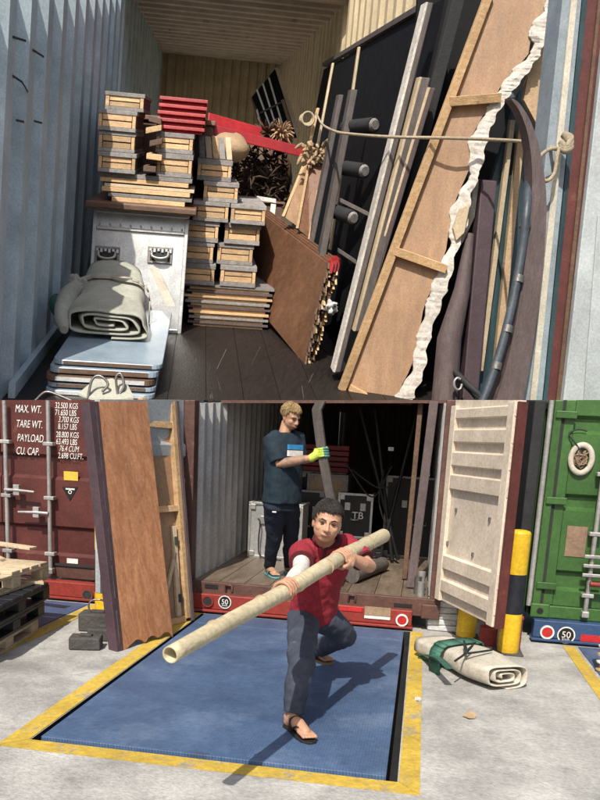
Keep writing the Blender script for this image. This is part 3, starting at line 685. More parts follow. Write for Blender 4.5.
for k, (dx, dy, ang, ln_, tl) in enumerate(((-.35, -.05, 2.6, .34, .10), (-.52, .02, 2.2, .42, .16), (-.25, .30, 3.0, .5, .03), (-.60, -.16, 2.9, .3, .2))):
    c = pc + V((dx, dy, .558 + .028 * k)); d = V((math.cos(ang), math.sin(ang), tl)); s_ = V((-d.y, d.x, 0)).normalized()
    m = MB(); bar(m, c, c + d * ln_, s_ * .1, V((0, 0, .022)))
    m.build('loose_plank', 'pine_pale' if k % 2 == 0 else 'wood_grey', bevel=.003, label=['short plank flat on the top wooden pallet', 'tilted grey plank on the top wooden pallet', 'longest loose plank on the top wooden pallet', 'small tilted grey plank at the pallet stack edge'][k], cat='plank', group='loose planks on the pallets')
m = MB(); bar(m, pc + V((.0, -.02, .405)), pc + V((-.45, -.30, .47)), V((.1, -.16, 0)), V((0, 0, .02))); m.build('loose_plank', 'pine_pale', bevel=.003, label='wide pale plank sticking out over the black pallets', cat='plank')

# ---- folded tarps
def spiral_profile(w, h, turns, th):
    """closed outline of a flat rolled sheet (2D)"""
    pts = []
    n = int(turns * 28)
    for k in range(n + 1):
        t = k / n; ang = -math.pi * .5 + t * turns * 2 * math.pi
        f = 1 - .80 * t; sx = w / 2 * max(f, .12) ; sy = h / 2 * f
        c, s_ = math.cos(ang), math.sin(ang)
        sq = lambda v: math.copysign(abs(v) ** .55, v)
        pts.append((sx * sq(c), sy * sq(s_)))
    out = []
    for i, p in enumerate(pts):
        a = pts[max(i - 1, 0)]; b = pts[min(i + 1, n)]; d = V((b[0] - a[0], b[1] - a[1], 0)); d = d.normalized() if d.length else V((1, 0, 0))
        out.append((p[0] - d.y * th, p[1] + d.x * th))
    return pts, out
def rolled_tarp(mb, ends, side, up, w, h, turns=2.6, th=.02, segs=10, wob=.02, seed=1, taper=(1, 1), grow=-.12):
    a, b = V(ends[0]), V(ends[1]); outer, inner = spiral_profile(w, h, turns, th); rings = []
    for k in range(segs + 1):
        t = k / segs; c = a.lerp(b, t); ring_ = []; sw = taper[0] + (taper[1] - taper[0]) * t
        for (x, y) in outer + inner[::-1]:
            nz_ = mnoise.noise(V((x * 2.2 + seed, y * 3, t * 3.1))) * wob
            ring_.append(c + V(side) * (x * sw + nz_) + V(up) * (y * (1 + grow * t) + h / 2 * (1 + grow * t) + nz_ * .5 * (1 if y > 0 else .1)))
        rings.append(ring_)
    n = len(rings[0]); vs = [p for r in rings for p in r]; fs = []
    for i in range(segs):
        for j in range(n): fs.append((i * n + j, i * n + (j + 1) % n, (i + 1) * n + (j + 1) % n, (i + 1) * n + j))
    h_ = len(outer)
    for i in (0, segs):
        for j in range(h_ - 1): fs.append((i * n + j, i * n + j + 1, i * n + n - 2 - j, i * n + n - 1 - j))
    mb.add(vs, fs, True)
tn, tf = gz(505, 690), gz(433, 655)
tdir = (tf - tn).normalized(); tside = V((tdir.y, -tdir.x, 0))
tp = thing('folded_tarp', 'beige folded tarpaulin tied with a green strap lying on concrete', 'tarpaulin', (tn + tf) / 2)
part('sheet', 'tarp_light', tp, lambda m: rolled_tarp(m, (tn, tf), tside, Z1, .44, .19, 2.8, .009, 16, .05, 4, (1, 1.15)))
def strap_over(mb, c, side, along, up, w, h, wd, skew=.15, lift=.006):
    pts = []
    for k in range(13):
        t = -1 + 2 * k / 12; ang = math.pi * .5 * (1 - t)
        sq = lambda v: math.copysign(abs(v) ** .5, v)
        pts.append(V(c) + V(side) * (w / 2 + lift) * sq(math.cos(ang)) + V(up) * ((h + lift) * abs(math.sin(ang)) ** .5) + V(along) * skew * t)
    for i in range(12):
        mb.add([pts[i] - V(along) * wd / 2, pts[i] + V(along) * wd / 2, pts[i + 1] + V(along) * wd / 2, pts[i + 1] - V(along) * wd / 2], [(0, 1, 2, 3)], True)
    return pts
cc_ = tn.lerp(tf, .66)
def straps(m):
    strap_over(m, cc_, tside, tdir, Z1, .53, .178, .13, .12, .010)
so_ = part('strap', 'strap_green', tp, straps); so_.modifiers.new('s', 'SOLIDIFY').thickness = .01
part('strap_tail', 'strap_green', tp, lambda m: m.tube(smooth_path([gz(449, 668, .16), gz(438, 658, .15), gz(425, 655, .05), gz(419, 657, .015), gz(432, 661, .012)], 5), [.03] * 21, 6, flat=.25))
part('cord', 'ink', tp, lambda m: m.tube(smooth_path([gz(492, 650, .20), gz(470, 653, .21), gz(466, 652, .22), gz(473, 645, .24), gz(466, 652, .21), gz(464, 641, .25), gz(466, 652, .21), gz(455, 661, .20)], 4), .008, 6))

# ---- litter
def scrap(px, py, w, h, mt, label, n=7):
    c = gz(px, py); m = MB(); rr = random.Random(px)
    poly = [c + V((math.cos(2 * math.pi * k / n) * w * rr.uniform(.7, 1.1), math.sin(2 * math.pi * k / n) * h * rr.uniform(.7, 1.1), .004 + rr.uniform(0, .012))) for k in range(n)]
    m.prism(poly, (0, 0, .006)); m.build('cardboard_scrap', mt, label=label, cat='litter', group='litter on the concrete')
scrap(470, 717, .05, .055, 'card', 'crumpled tan cardboard scrap on the concrete')
scrap(418, 701, .025, .03, 'paper', 'tiny pale paper scrap near the blue plate')
# stack of white pots at the right edge
wc = gz(603, 672)
for k in range(6):
    def pot(m):
        z0 = .012 + k * .062
        m.tube([wc + Z1 * z0, wc + Z1 * (z0 + .012), wc + Z1 * (z0 + .02), wc + Z1 * (z0 + .05), wc + Z1 * (z0 + .06)], [.055, .06, .035, .035, .058], 14)
    m = MB(); pot(m); m.build('plaster_spool', 'sign_white' if k % 2 else 'card', label='white turned spool in a stack on the right blue plate', cat='spool', group='stacked spools by the right plate')

# ---- load inside the lower container
def case(label, c0, sx, sy, sz, mt, trim, group=None, latch=True, letters=None, name='flight_case', ang=0):
    c0 = V(c0); a = V((math.cos(ang), math.sin(ang), 0)); b = V((-a.y, a.x, 0)); t = thing(name, label, 'case', c0 + a * sx / 2, group)
    fnc = lambda x, y, z: c0 + a * x + b * y + Z1 * z
    part('body', mt, t, lambda m: m.box((.012, .012, .006), (sx - .012, sy - .012, sz - .006), fnc))
    e = .028
    for x, z, w_, h_ in ((0, 0, sx, e), (0, sz - e, sx, e), (0, e, e, sz - 2 * e), (sx - e, e, e, sz - 2 * e)):
        part('edge_trim', trim, t, lambda m: m.box((x, -.002, z), (x + w_, .03, z + h_), fnc), .003)
    part('edge_trim', trim, t, lambda m: m.box((0, 0.031, sz - e), (e, sy, sz), fnc)); part('edge_trim', trim, t, lambda m: m.box((sx - e, 0.031, sz - e), (sx, sy, sz), fnc))
    for x in (.02, sx - .08):
        for z in (.02, sz - .08): part('corner', trim, t, lambda m: m.box((x, -.012, z), (x + .06, -.003, z + .06), fnc), .006)
    if latch:
        for x in (sx * .28, sx * .72): part('latch', 'zinc', t, lambda m: m.box((x - .035, -.014, sz * .62), (x + .035, .010, sz * .62 + .09), fnc), .006)
        part('handle', 'zinc', t, lambda m: m.tube([fnc(sx * .4, .0, sz * .45), fnc(sx * .4, -.03, sz * .42), fnc(sx * .6, -.03, sz * .42), fnc(sx * .6, 0, sz * .45)], .01, 6))
    if letters: text_mesh(letters, sz * .22, 'sign_white', t, fnc(sx * .42, .004, sz * .44), a, Z1, align='LEFT')
    return t
s0 = gz(247, 557, FZ); s0.z = FZ
case('dented aluminium flight case standing behind the man in navy', s0, .62, .5, .63, 'aluminium', 'zinc')
part_c = MB(); c1 = s0 + V((.12, -.03, .45))
part_c.tube(smooth_path([c1, c1 + V((.03, -.03, -.05)), c1 + V((.02, -.03, -.25)), c1 + V((.06, -.05, -.42)), c1 + V((.3, -.08, -.44))], 5), .008, 6); part_c.build('cable', 'rubber', label='black cable hanging down the aluminium case', cat='cable')
s1 = V((s0.x + .62, s0.y + .75, FZ))
case('tan wooden crate standing behind the aluminium case', s1 + V((-.1, .1, 0)), .5, .5, .95, 'case_tan', 'wood_grey', latch=False, name='wooden_crate')
bcx = gy(336, 537, 9.0); bcr = gy(371, 537, 9.0)
case('black flight case supporting the case marked TB', V((bcx.x - .1, 9.0, FZ)), bcr.x - bcx.x + .25, .6, bcx.z - FZ - .003, 'case_black', 'case_black', latch=False)
case('black flight case with silver trim and letters TB', V((bcx.x, 8.98, bcx.z)), bcr.x - bcx.x, .5, gy(350, 493, 8.98).z - bcx.z, 'case_black', 'aluminium', letters='TB')
case('tall black case at the right wall of the container', V((bcr.x + .12, 9.25, FZ)), .85, .6, .98, 'case_black', 'steel_dark', latch=True)
case('low black case in the middle of the container', V((bcx.x - .62, 9.2, FZ)), .45, .6, .75, 'case_black', 'steel_dark')
rb0 = V((bcx.x - .62, 9.95, FZ))
case('tall black case at the back holding the red boards', rb0, .6, .6, .95, 'case_black', 'steel_dark', latch=False)
for k in range(5):
    m = MB(); m.box((rb0.x - .05, 9.95, FZ + .953 + .07 * k), (rb0.x + .62, 10.9, FZ + .953 + .07 * k + .062)); m.build('red_board', 'red_lacquer', bevel=.006, label='dark red board behind the man in navy, %s of five' % ['lowest', 'second', 'middle', 'fourth', 'topmost'][k], cat='board', group='red boards in the lower container')
rd = gy(372, 465, 9.3)
# dark bars and stands
stn = thing('light_stand', 'thin black folded stand leaning among the cases', 'stand', V((rd.x, 8.9, FZ)))
for (xa, za, xb, zb) in ((375, 402, 392, 560), (360, 402, 398, 560), (418, 402, 385, 540)):
    A = gy(xa, za + 6, 8.85); B = gy(xb, zb, 8.75); B.z = max(B.z, FZ + .02)
    part('rod', 'case_black', stn, lambda m: m.tube([A, B], .022, 8))
lampc = gy(391, 449, 8.75)
part('bracket', 'zinc', stn, lambda m: m.obox(lampc, X1 * .03, Y1 * .01, Z1 * .02))
for k, (xa, ya, xm, ym, xb, yb) in enumerate(((345, 462, 372, 497, 392, 466), (352, 470, 380, 488, 405, 478), (384, 470, 379, 500, 386, 528))):
    m = MB(); m.tube(smooth_path([gy(xa, ya, 8.72), gy(xm, ym, 8.66 - .02 * k), gy(xb, yb, 8.72)], 8), .009, 6)
    m.build('cable', 'rubber', label=['black cable looped from the TB case to the stand', 'black cable sagging in front of the tall black case', 'black cable hanging straight down beside the stand'][k], cat='cable', group='cables draped over the cases')
# round tube on the floor
A = gy(352, 579, 7.25); B = gy(383, 557, 8.15)
A.z = FZ + .075; B.z = FZ + .075
m = MB(); m.tube([A, A.lerp(B, .5), B], .075, 16); m.build('grey_tube', 'timber_grey', label='grey cardboard tube lying on the container floor', cat='tube')
# upright brown timber by the door
A = gy(434, 401.5, 7.55); B = gy(411, 586, 7.25); B.z = FZ + .01
m = MB(); bar(m, B, A, X1 * .085, Y1 * .12); m.build('timber_post', 'timber_mauve', bevel=.008, label='brown timber post standing beside the open white door', cat='timber')
A = gy(421, 401.5, 7.9); B = gy(405, 572, 7.7); B.z = FZ + .01
m = MB(); bar(m, B, A, X1 * .05, Y1 * .09); m.build('timber_post', 'board_edge', bevel=.006, label='thin dark timber behind the brown timber post', cat='timber')
for k in range(4):
    c = V((ix1 - .07 - .03 * (k % 2), FY + .12 + .11 * k, FZ + .001)); m = MB(); m.tube([c, c + Z1 * (.13 + .03 * (k % 3))], .035, 10)
    m.build('paint_tin', 'steel_dark' if k % 2 else 'zinc', label='small metal tin on the container floor by the white door', cat='tin', group='tins by the white door')

# ================================================================== UPPER: the loaded container
UW = uf(422, 400)[0]; UH = 7.25; UL_ = 28.0
up_c = thing('shipping_container', 'large open container with pale blue ribbed wall packed with stage sets', 'container', U(0, 0, 0))
E_ = lambda x, y, z: U(x, y, z)
# floor planks cut along the sill
def yf(x):   # local y where the floor plank meets the sill line
    lo, hi = -3.0, 3.0
    for _ in range(30):
        mid = (lo + hi) / 2; p = CR.transposed() @ (U(x, mid, 0) - CAM)
        py = 600 - FPX * p.y / -p.z
        if py > 400.5: lo = mid
        else: hi = mid
    return lo
NPL = 14
for k in range(NPL):
    xa = -.05 + (UW + 1.6) * k / NPL; xb = -.05 + (UW + 1.6) * (k + 1) / NPL - .008
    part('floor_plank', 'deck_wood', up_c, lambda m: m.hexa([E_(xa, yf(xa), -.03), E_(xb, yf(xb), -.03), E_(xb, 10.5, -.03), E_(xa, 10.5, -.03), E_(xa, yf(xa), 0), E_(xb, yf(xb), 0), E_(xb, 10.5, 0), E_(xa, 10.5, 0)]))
part('underframe', 'sill_steel', up_c, lambda m: m.hexa([E_(-.2, .2, -.25), E_(UW + .3, 1.1, -.25), E_(UW + .3, 10.5, -.25), E_(-.2, 10.5, -.25), E_(-.2, .12, -.033), E_(UW + .3, 1.0, -.033), E_(UW + .3, 10.5, -.033), E_(-.2, 10.5, -.033)]))
# walls
def ztop_wall(y):   # near wall sheet stops low, cut so the sun reaches the load
    lo, hi = 0.0, 8.0
    for _ in range(30):
        mid = (lo + hi) / 2; p = CR.transposed() @ (U(0, y, mid) - CAM)
        if 600 - FPX * p.y / -p.z > -22: lo = mid
        else: hi = mid
    return lo
part('side_wall', 'wall_blue', up_c, lambda m: (corrugated(m, U(-.20, -1.35, -.45), YU, 11.4, ZU * (ztop_wall(-1.35) + .45), ZU * (min(UH, ztop_wall(10.0)) + .45), XU, 1.05, .21), corrugated(m, U(-.20, -1.35 + 11.4, 3.5), YU, UL_ - 10.05, ZU * (UH - 3.5), ZU * (UH - 3.5), XU, 1.05, .21)))
part('side_wall', 'wall_cream', up_c, lambda m: corrugated(m, U(UW + .02, 2.0, 0), YU, UL_ - 2.0, ZU * UH, ZU * UH, -XU, .72, .11))
part('end_wall', 'wall_cream', up_c, lambda m: corrugated(m, U(-.35, UL_, 2.2), XU, UW + .7, ZU * (UH - 2.2), ZU * (UH - 2.2), -YU, .42, .09))
for xa, xb in ((.012, .16), (UW - .16, UW - .012)): part('top_rail', 'roof_tan', up_c, lambda m: m.box((xa, 9.7, UH - .16), (xb, UL_ - .05, UH - .002), E_))
part('top_rail', 'roof_tan', up_c, lambda m: m.box((.17, UL_ - .16, UH - .22), (UW - .17, UL_ - .05, UH - .002), E_))
part('bottom_rail', 'wall_blue', up_c, lambda m: m.box((.012, .0, .0), (.10, 10.4, .20), E_))
part('roof', 'roof_tan', up_c, lambda m: corrugated(m, U(-.35, 9.6, UH), YU, UL_ - 9.5, XU * (UW + .7), XU * (UW + .7), -ZU, 1.0, .24))
for k, (xa, ya, xb, yb) in enumerate(((13, 37, 26, 41), (33, 50, 44, 57), (13, 76, 22, 82), (22, 82, 28, 92), (16, 120, 24, 122), (34, 121, 42, 123))):
    A, B = uloc(xa, ya, 0, .02), uloc(xb, yb, 0, .02)
    part('scuff', 'rubber', up_c, lambda m: bar(m, U(*A), U(*B), ZU * .028, XU * .004))
# right rear corner post, neighbour's brown frame and white door
def strip(name, m_, parent, pts, thick, bev=.0, dvec=None):
    P_ = [u(*p) for p in pts]; d = dvec if dvec is not None else YU * thick
    return part(name, m_, parent, lambda m: m.prism(P_, d), bev)
PY = -1.7
strip('corner_post', 'post_blue', up_c, [(563, -6, PY), (582, -6, PY), (541, 412, PY), (518, 412, PY)], .35)
strip('post_edge', 'tarp_light', up_c, [(572, -6, PY - .03), (578, -6, PY - .03), (535, 412, PY - .03), (529, 412, PY - .03)], .02)
strip('post_lip', 'teal_panel', up_c, [(583, -6, PY + .02), (588, -6, PY + .02), (546, 412, PY + .02), (542, 412, PY + .02)], .3)
nb_ = thing('shipping_container', 'brown steel container frame with open white door beside the loaded one', 'container', u(575, 412, PY))
strip('frame_post', 'brown_steel', nb_, [(588, -6, PY + .05), (606, -6, PY + .05), (566, 412, PY + .05), (545, 412, PY + .05)], .3)
strip('frame_groove', 'board_edge', nb_, [(599, -6, PY + .02), (602, -6, PY + .02), (559, 412, PY + .02), (555, 412, PY + .02)], .02)
strip('frame_side', 'board_edge', nb_, [(607, -6, PY + .1), (622, -6, PY + .1), (584, 412, PY + .1), (567, 412, PY + .1)], .3)
wd = strip('door', 'lid_white', nb_, [(604, 40, PY - .05), (660, 40, PY - .05), (640, 412, PY - .05), (562, 412, PY - .05)], .08, .01)
strip('rib', 'lid_white', wd, [(598, 215, PY - .075), (650, 220, PY - .075), (640, 412, PY - .075), (583, 412, PY - .075)], .02, .01)

def ubox(mb, x0, y0, x1, y1, yl, ln, inset=0):
    a = ul(x0, y1, yl); b = ul(x0, y0, yl); c = ul(x1, y1, yl)
    return mb.box((a[0], yl, a[2]), (c[0], yl + ln, b[2]), E_)
def lbox(mb, x0, x1, y0, y1, z0, z1): return mb.box((x0, y0, z0), (x1, y1, z1), E_)

# ---- blue boards
bl = uf(44, 393); br = uf(154, 398)
by0 = .22; bx0_, bx1_ = bl[0] + .02, br[0] + .02
ztop = .0
names = ['bottom', 'second lowest', 'third lowest', 'fourth lowest', 'top']
hts = [.085, .085, .10, .10, .085]
for k in range(5):
    jx = (-.01, .0, -.02, .02, .06)[k]; jy = (0, .04, .02, .05, .10)[k]
    def brd(m):
        x0, x1, y0, y1 = bx0_ + jx, bx1_ + jx, by0 + jy, by0 + jy + 3.2; r = .12; pts = []
        for cx, cy, a0 in ((x1 - r, y0 + r, -.5), (x1 - r, y1 - r, 0), (x0 + r, y1 - r, .5), (x0 + r, y0 + r, 1)):
            pts += [(cx + r * math.cos((a0 + q / 4 * .5) * math.pi), cy + r * math.sin((a0 + q / 4 * .5) * math.pi)) for q in range(5)]
        m.prism([E_(x, y, ztop) for x, y in pts], ZU * (hts[k] - .02))
    t = thing('blue_board', 'pale blue topped board, %s of the pile under the rolled tarpaulin' % names[k], 'board', U(bx0_, by0, ztop), 'blue boards under the tarpaulin')
    part('board', 'blue_board' if k != 2 else 'board_edge', t, brd, .01)
    part('edge', 'board_edge' if k in (1, 3, 4) else 'aluminium', t, lambda m: lbox(m, bx0_ + jx + .14, bx1_ + jx - .14, by0 + jy - .006, by0 + jy + .02, ztop + .012, ztop + hts[k] - .034))
    ztop += hts[k]
# ---- aluminium trunk with brown slab
ty = 3.75
ta = ul(86, 335, ty); tb = ul(181, 335, ty); tz = ul(91, 207, ty)[2]
tx0, tx1 = ta[0], tb[0]
tr = thing('aluminium_trunk', 'square aluminium trunk with two recessed handles under the brown slab', 'trunk', U(tx0, ty, 0))
part('body', 'aluminium', tr, lambda m: lbox(m, tx0 + .02, tx1 - .02, ty + .02, ty + 2.2, .0, tz - .01), .01)
for x0, x1, z0, z1 in ((tx0, tx1, tz - .07, tz - .002), (tx0, tx0 + .07, .0, tz - .072), (tx1 - .07, tx1, .0, tz - .072), (tx0 + .072, tx1 - .072, .0, .07)):
    part('edge_trim', 'aluminium', tr, lambda m: lbox(m, x0, x1, ty, ty + .06, z0, z1), .01)
zl = ul(91, 228, ty)[2]
part('lid_seam', 'zinc', tr, lambda m: lbox(m, tx0 + .072, tx1 - .072, ty - .012, ty + .019, zl, zl + .05), .008)
for k in range(9):
    part('rivet', 'zinc', tr, lambda m: m.ell(U(tx0 + .12 + k * (tx1 - tx0 - .24) / 8, ty - .012, zl + .10), XU * .016, YU * .01, ZU * .016, 6, 4))
for px in (107, 160):
    hx = ul(px, 255, ty)[0]; hz_ = ul(px, 255, ty)[2]; W_ = .22; H_ = .15
    h = part('handle_dish', 'steel_dark', tr, lambda m: lbox(m, hx - W_, hx + W_, ty - .005, ty + .018, hz_ - H_, hz_ + H_), .01)
    part('dish_recess_shade', 'case_black', h, lambda m: lbox(m, hx - W_ * .8, hx + W_ * .8, ty - .008, ty - .006, hz_ - H_ * .7, hz_ + H_ * .72))  # black plate in front of the dish paints its inner shade
    part('handle', 'zinc', h, lambda m: m.tube(smooth_path([U(hx - .15, ty - .02, hz_ + .06), U(hx - .13, ty - .07, hz_ - .02), U(hx, ty - .08, hz_ - .05), U(hx + .13, ty - .07, hz_ - .02), U(hx + .15, ty - .02, hz_ + .06)], 4), .025, 8))
    for q in range(6): part('catch', 'aluminium', h, lambda m: lbox(m, hx - .19 + q * .07, hx - .15 + q * .07, ty - .03, ty - .009, hz_ + .07 - .02 * (q % 2), hz_ + .11))
slab = thing('wooden_slab', 'thick worn brown slab lying on the aluminium trunk', 'slab', U(tx0, ty, tz))
part('board', 'ply_dark', slab, lambda m: lbox(m, tx0 - .12, tx1 + .12, ty - .22, ty + 2.3, tz + .002, tz + .13), .02)
part('worn_edge', 'board_edge', slab, lambda m: lbox(m, tx0 - .11, tx1 + .11, ty - .235, ty - .222, tz + .03, tz + .10), .005)
# ---- riser modules
def riser(x0, x1, z0, z1, y0, ln, label, group, parentless=True, m_=None):
    t = thing('riser_module', label, 'riser', U((x0 + x1) / 2, y0, z0), group); h = z1 - z0; w_ = x1 - x0
    tt = h * random.uniform(.22, .30); q = random.uniform(-.025, .025); x0 += q; x1 += q
    part('top_board', 'wood_grey', t, lambda m: lbox(m, x0, x1, y0, y0 + ln, z1 - tt * .8, z1), .008)
    part('bottom_board', 'wood_grey', t, lambda m: lbox(m, x0 + .01, x1 - .01, y0, y0 + ln, z0, z0 + tt * .7), .008)
    zm0, zm1 = z0 + tt * .7 + .002, z1 - tt * .8 - .002; zm = (zm0 + zm1) / 2
    for a, b in ((zm0, zm - .008), (zm + .008, zm1)):
        j = random.uniform(-.01, .03)
        part('slat', 'pine', t, lambda m: lbox(m, x0 + w_ * .13, x1 - w_ * .13, y0 + .015 + .6 * j, y0 + .14, a + .002, b), .004)
    for xa, xb in ((x0 + w_ * .02, x0 + w_ * .115), (x1 - w_ * .115, x1 - w_ * .03)): part('end_block', 'pine', t, lambda m: lbox(m, xa, xb, y0 + .01, y0 + ln * .95, zm0, zm1), .004)
    part('core', 'board_edge', t, lambda m: lbox(m, x0 + w_ * .17, x1 - w_ * .17, y0 + .15, y0 + ln * .95, zm0, zm1))
    part('side_cloth', 'timber_mauve', t, lambda m: lbox(m, x1 - w_ * .039, x1 - w_ * .02, y0 + .1, y0 + ln * .9, zm0, zm1))
    return t
def flat_stack(px0, px1, pyt, pyb, y0, n, ln, label, group, jit=.05, shrink=0):
    z0 = ul(px0, pyb, y0)[2] if pyb else 0; z1 = ul(px0, pyt, y0)[2]; xa = ul(px0, (pyt + pyb) / 2, y0)[0]; xb = ul(px1, (pyt + pyb) / 2, y0)[0]
    return z0, z1, xa, xb
my = uf(230, 328)[1]
# eight flat boards on the floor
x0 = ul(183, 328, my)[0]; x1 = ul(269, 328, my)[0]; zt8 = ul(183, 284, my)[2]; n8 = 8
for k in range(n8):
    za = zt8 * k / n8; zb = zt8 * (k + 1) / n8 - .004; j = random.uniform(-.05, .05) + (.12 if k < 4 else 0); j2 = random.uniform(-.03, .06)
    t = thing('flat_board', 'flat pine edged board, %s from the floor in the low pile' % (ORD[k] if k else 'lowest'), 'board', U(x0, my, za), 'flat boards under the riser modules')
    part('panel', ('timber_mauve', 'wood_grey', 'pine')[k % 3], t, lambda m: lbox(m, x0 + j - .03, x1 + j2, my + j2 + .03, my + 2.6, (za + zb) / 2 + .005, zb), .004)
    part('batten', 'pine', t, lambda m: lbox(m, x0 + j + .08, x1 + j2 - .1, my + .06 + j2, my + .16 + j2, za, (za + zb) / 2 + .004), .004)
    part('underside', 'board_edge', t, lambda m: lbox(m, x0 + j + .05, x1 + j2 - .08, my + .17 + j2, my + 2.5, za, (za + zb) / 2 + .003))
rowz = [284, 262.5, 241, 219.5, 199.5, 179, 157]
zs_ = [ul(183, p, my)[2] for p in rowz]; zs_[0] = zt8 + .002
cols = [[(179, 216), (221, 258)], [(180, 215.5), (217.5, 255)], [(182, 219), (224, 261)], [(192, 229), (230, 266)], [(203, 239)], [(197, 233)]]
for r, row in enumerate(cols):
    for c, (pa_, pb_) in enumerate(row):
        za, zb = zs_[r], zs_[r + 1] - .004; pym = (rowz[r] + rowz[r + 1]) / 2
        xa, xb = ul(pa_, pym, my)[0], ul(pb_, pym, my)[0]
        lab = ('wooden riser module, %s row from the low pile, %s' % (ORD[r].replace('bottom', 'first'), 'next to the trunk' if c == 0 else 'next to the leaning brown sheets')) if len(row) > 1 else ('wooden riser module second from top of the pile beside trunk' if r == 4 else 'topmost wooden riser module of the pile beside trunk')
        riser(xa, xb, za, zb, my + random.uniform(.0, .22), 2.2, lab, 'riser modules in the middle pile')
# left pile on the slab
ly = ty - .05; lz = tz + .132
xl, xr = ul(98, 185, ly)[0], ul(193, 185, ly)[0]; lz1 = ul(98, 171.5, ly)[2]
for k in range(6):
    za = lz + (lz1 - lz) * k / 6; zb = lz + (lz1 - lz) * (k + 1) / 6 - (.003, .02, .003, .025, .004, .003)[k]; j = (.25, .18, .06, .1, .02, 0)[k]; j2 = (-.12, 0, -.04, .03, -.08, -.02)[k]
    m = MB(); lbox(m, xl + j, xr + j2, ly + .02 * k, ly + 1.9, za, zb)
    m.build('flat_board', ('pine', 'wood_grey', 'pine', 'pine_pale', 'pine', 'wood_grey')[k], bevel=.008, label='thin board on the brown slab, %s of six' % (['lowest', 'second', 'third', 'fourth', 'fifth', 'topmost'][k]), cat='board', group='thin boards on the brown slab')
lzs = [lz1 + .003] + [ul(98, p, ly)[2] for p in (150.5, 129.5, 108, 89)]
for r, (pa_, pb_, dy) in enumerate(((97, 136, 0), (98, 136, .03), (98.5, 138, .0), (104, 145, .25))):
    pym = 160 - 21 * r; xa, xb = ul(pa_, pym, ly)[0], ul(pb_, pym, ly)[0]
    riser(xa, xb, lzs[r], lzs[r + 1] - .004, ly + dy, 1.8, 'wooden riser module beside the ribbed wall, %s of four above the slab' % ['lowest', 'second', 'third', 'topmost'][r], 'riser modules on the trunk')
rzs = [lz1 + .003] + [ul(157, p, ly)[2] for p in (152, 131)]
for r, (pa_, pb_) in enumerate(((157, 194), (154, 193))):
    pym = 165 - 22 * r; xa, xb = ul(pa_, pym, ly)[0], ul(pb_, pym, ly)[0]
    riser(xa, xb, rzs[r], rzs[r + 1] - .004, ly + .1, 1.8, 'wooden riser module under the red boards, %s of two' % ['lower', 'upper'][r], 'riser modules under the red boards')
# dark gap filler between the two columns: bundled slats seen end on
for k in range(5):
    a = U(ul(144, 160, ly)[0] + .04 * (k % 3), ly + .35, lz1 + .12 + .21 * k); 
    m = MB(); bar(m, a, a + XU * (.22 + .05 * (k % 2)) + ZU * random.uniform(-.06, .08), ZU * .1, YU * .8)
    m.build('wood_offcut', 'pine' if k % 2 else 'board_edge', bevel=.01, label='short wood offcut wedged between the riser columns', cat='offcut', group='offcuts between the riser columns')
hc_ = thing('set_crate', 'large dark crate added behind the riser columns to block sky light', 'crate', U(.9, ly + 2.0, 0))  # crate added to block the sky showing between the columns
part('body', 'board_edge', hc_, lambda m: lbox(m, ul(100, 200, ly + 2.0)[0], ul(208, 200, ly + 2.0)[0], ly + 2.35, ly + 4.2, 0, rzs[2] + .2), .02)
part('lid', 'ply_dark', hc_, lambda m: lbox(m, ul(100, 200, ly + 2.0)[0] - .05, ul(208, 200, ly + 2.0)[0] + .05, ly + 2.3, ly + 4.25, rzs[2] + .201, rzs[2] + .3), .02)
# red boards
ry_ = ly + .15; rxa, rxb = ul(158, 115, ry_)[0], ul(207, 115, ry_)[0]; zr0 = rzs[2] + .0; zr1 = ul(158, 95, ry_)[2]
for k in range(5):
    za = zr0 + (zr1 - zr0) * k / 5; zb = zr0 + (zr1 - zr0) * (k + 1) / 5 - .006
    t = thing('red_board', 'glossy red board, %s of the pile above the risers' % (ORD[k] if k < 4 else 'topmost'), 'board', U(rxa, ry_, za), 'red boards above the risers')
    j = random.uniform(-.03, .03)
    part('panel', 'red_lacquer', t, lambda m: lbox(m, rxa + j, rxb + j, ry_, ry_ + 2.2, za + (zb - za) * .45, zb), .012)
    part('rim', 'red_lacquer', t, lambda m: lbox(m, rxa + j + .05, rxb + j - .05, ry_ + .05, ry_ + 2.1, za, za + (zb - za) * .44), .008)
# long red beams
for k, (pxa, pya, pxb, pyb_, lab) in enumerate(((208, 118, 262, 133, 'long red beam behind the red boards, the upper one'), (207, 128, 302, 152, 'long red beam behind the red boards, the lower one'))):
    y_a = my + 2.3; A = u(pxa, pya, y_a + .5 * (1 - k)); B = u(pxb, pyb_, y_a + .5 * (1 - k) + .3)
    m = MB(); bar(m, A, B, ZU * .22, YU * .5); m.build('red_beam', 'red_lacquer', bevel=.02, label=lab, cat='beam', group='red beams')
# slat bundle, sack and debris
by_ = my + .3
zb6 = zs_[6]
bA = ul(200, 156, by_); 
for k in range(5):
    m = MB(); x = bA[0] + .05 + k * .13; bar(m, U(x, by_ + .2, zb6 + .01), U(x - .06, by_ + .3, zb6 + .42 - .02 * (k % 2)), XU * .11, YU * .12)
    m.build('short_plank', ('wood_grey', 'pine_pale', 'pine')[k % 3], bevel=.008, label='short upright plank in the bundle before the sack, %s from the riser edge' % ['first', 'second', 'third', 'fourth', 'fifth'][k], cat='plank', group='bundle of short planks')
sk = ul(227, 150, by_ + .9)
m = MB(); m.ell(U(sk[0] + .05, by_ + 1.2, sk[2] + .05), XU * .42, YU * .5, ZU * .30, 18, 12); m.ell(U(sk[0] - .22, by_ + 1.1, sk[2] - .05), XU * .25, YU * .4, ZU * .25, 14, 10)
m.v = [p + V((mnoise.noise(p * 3), mnoise.noise(p * 3 + V((9, 0, 0))), mnoise.noise(p * 3 + V((0, 9, 0))))) * .07 for p in m.v]
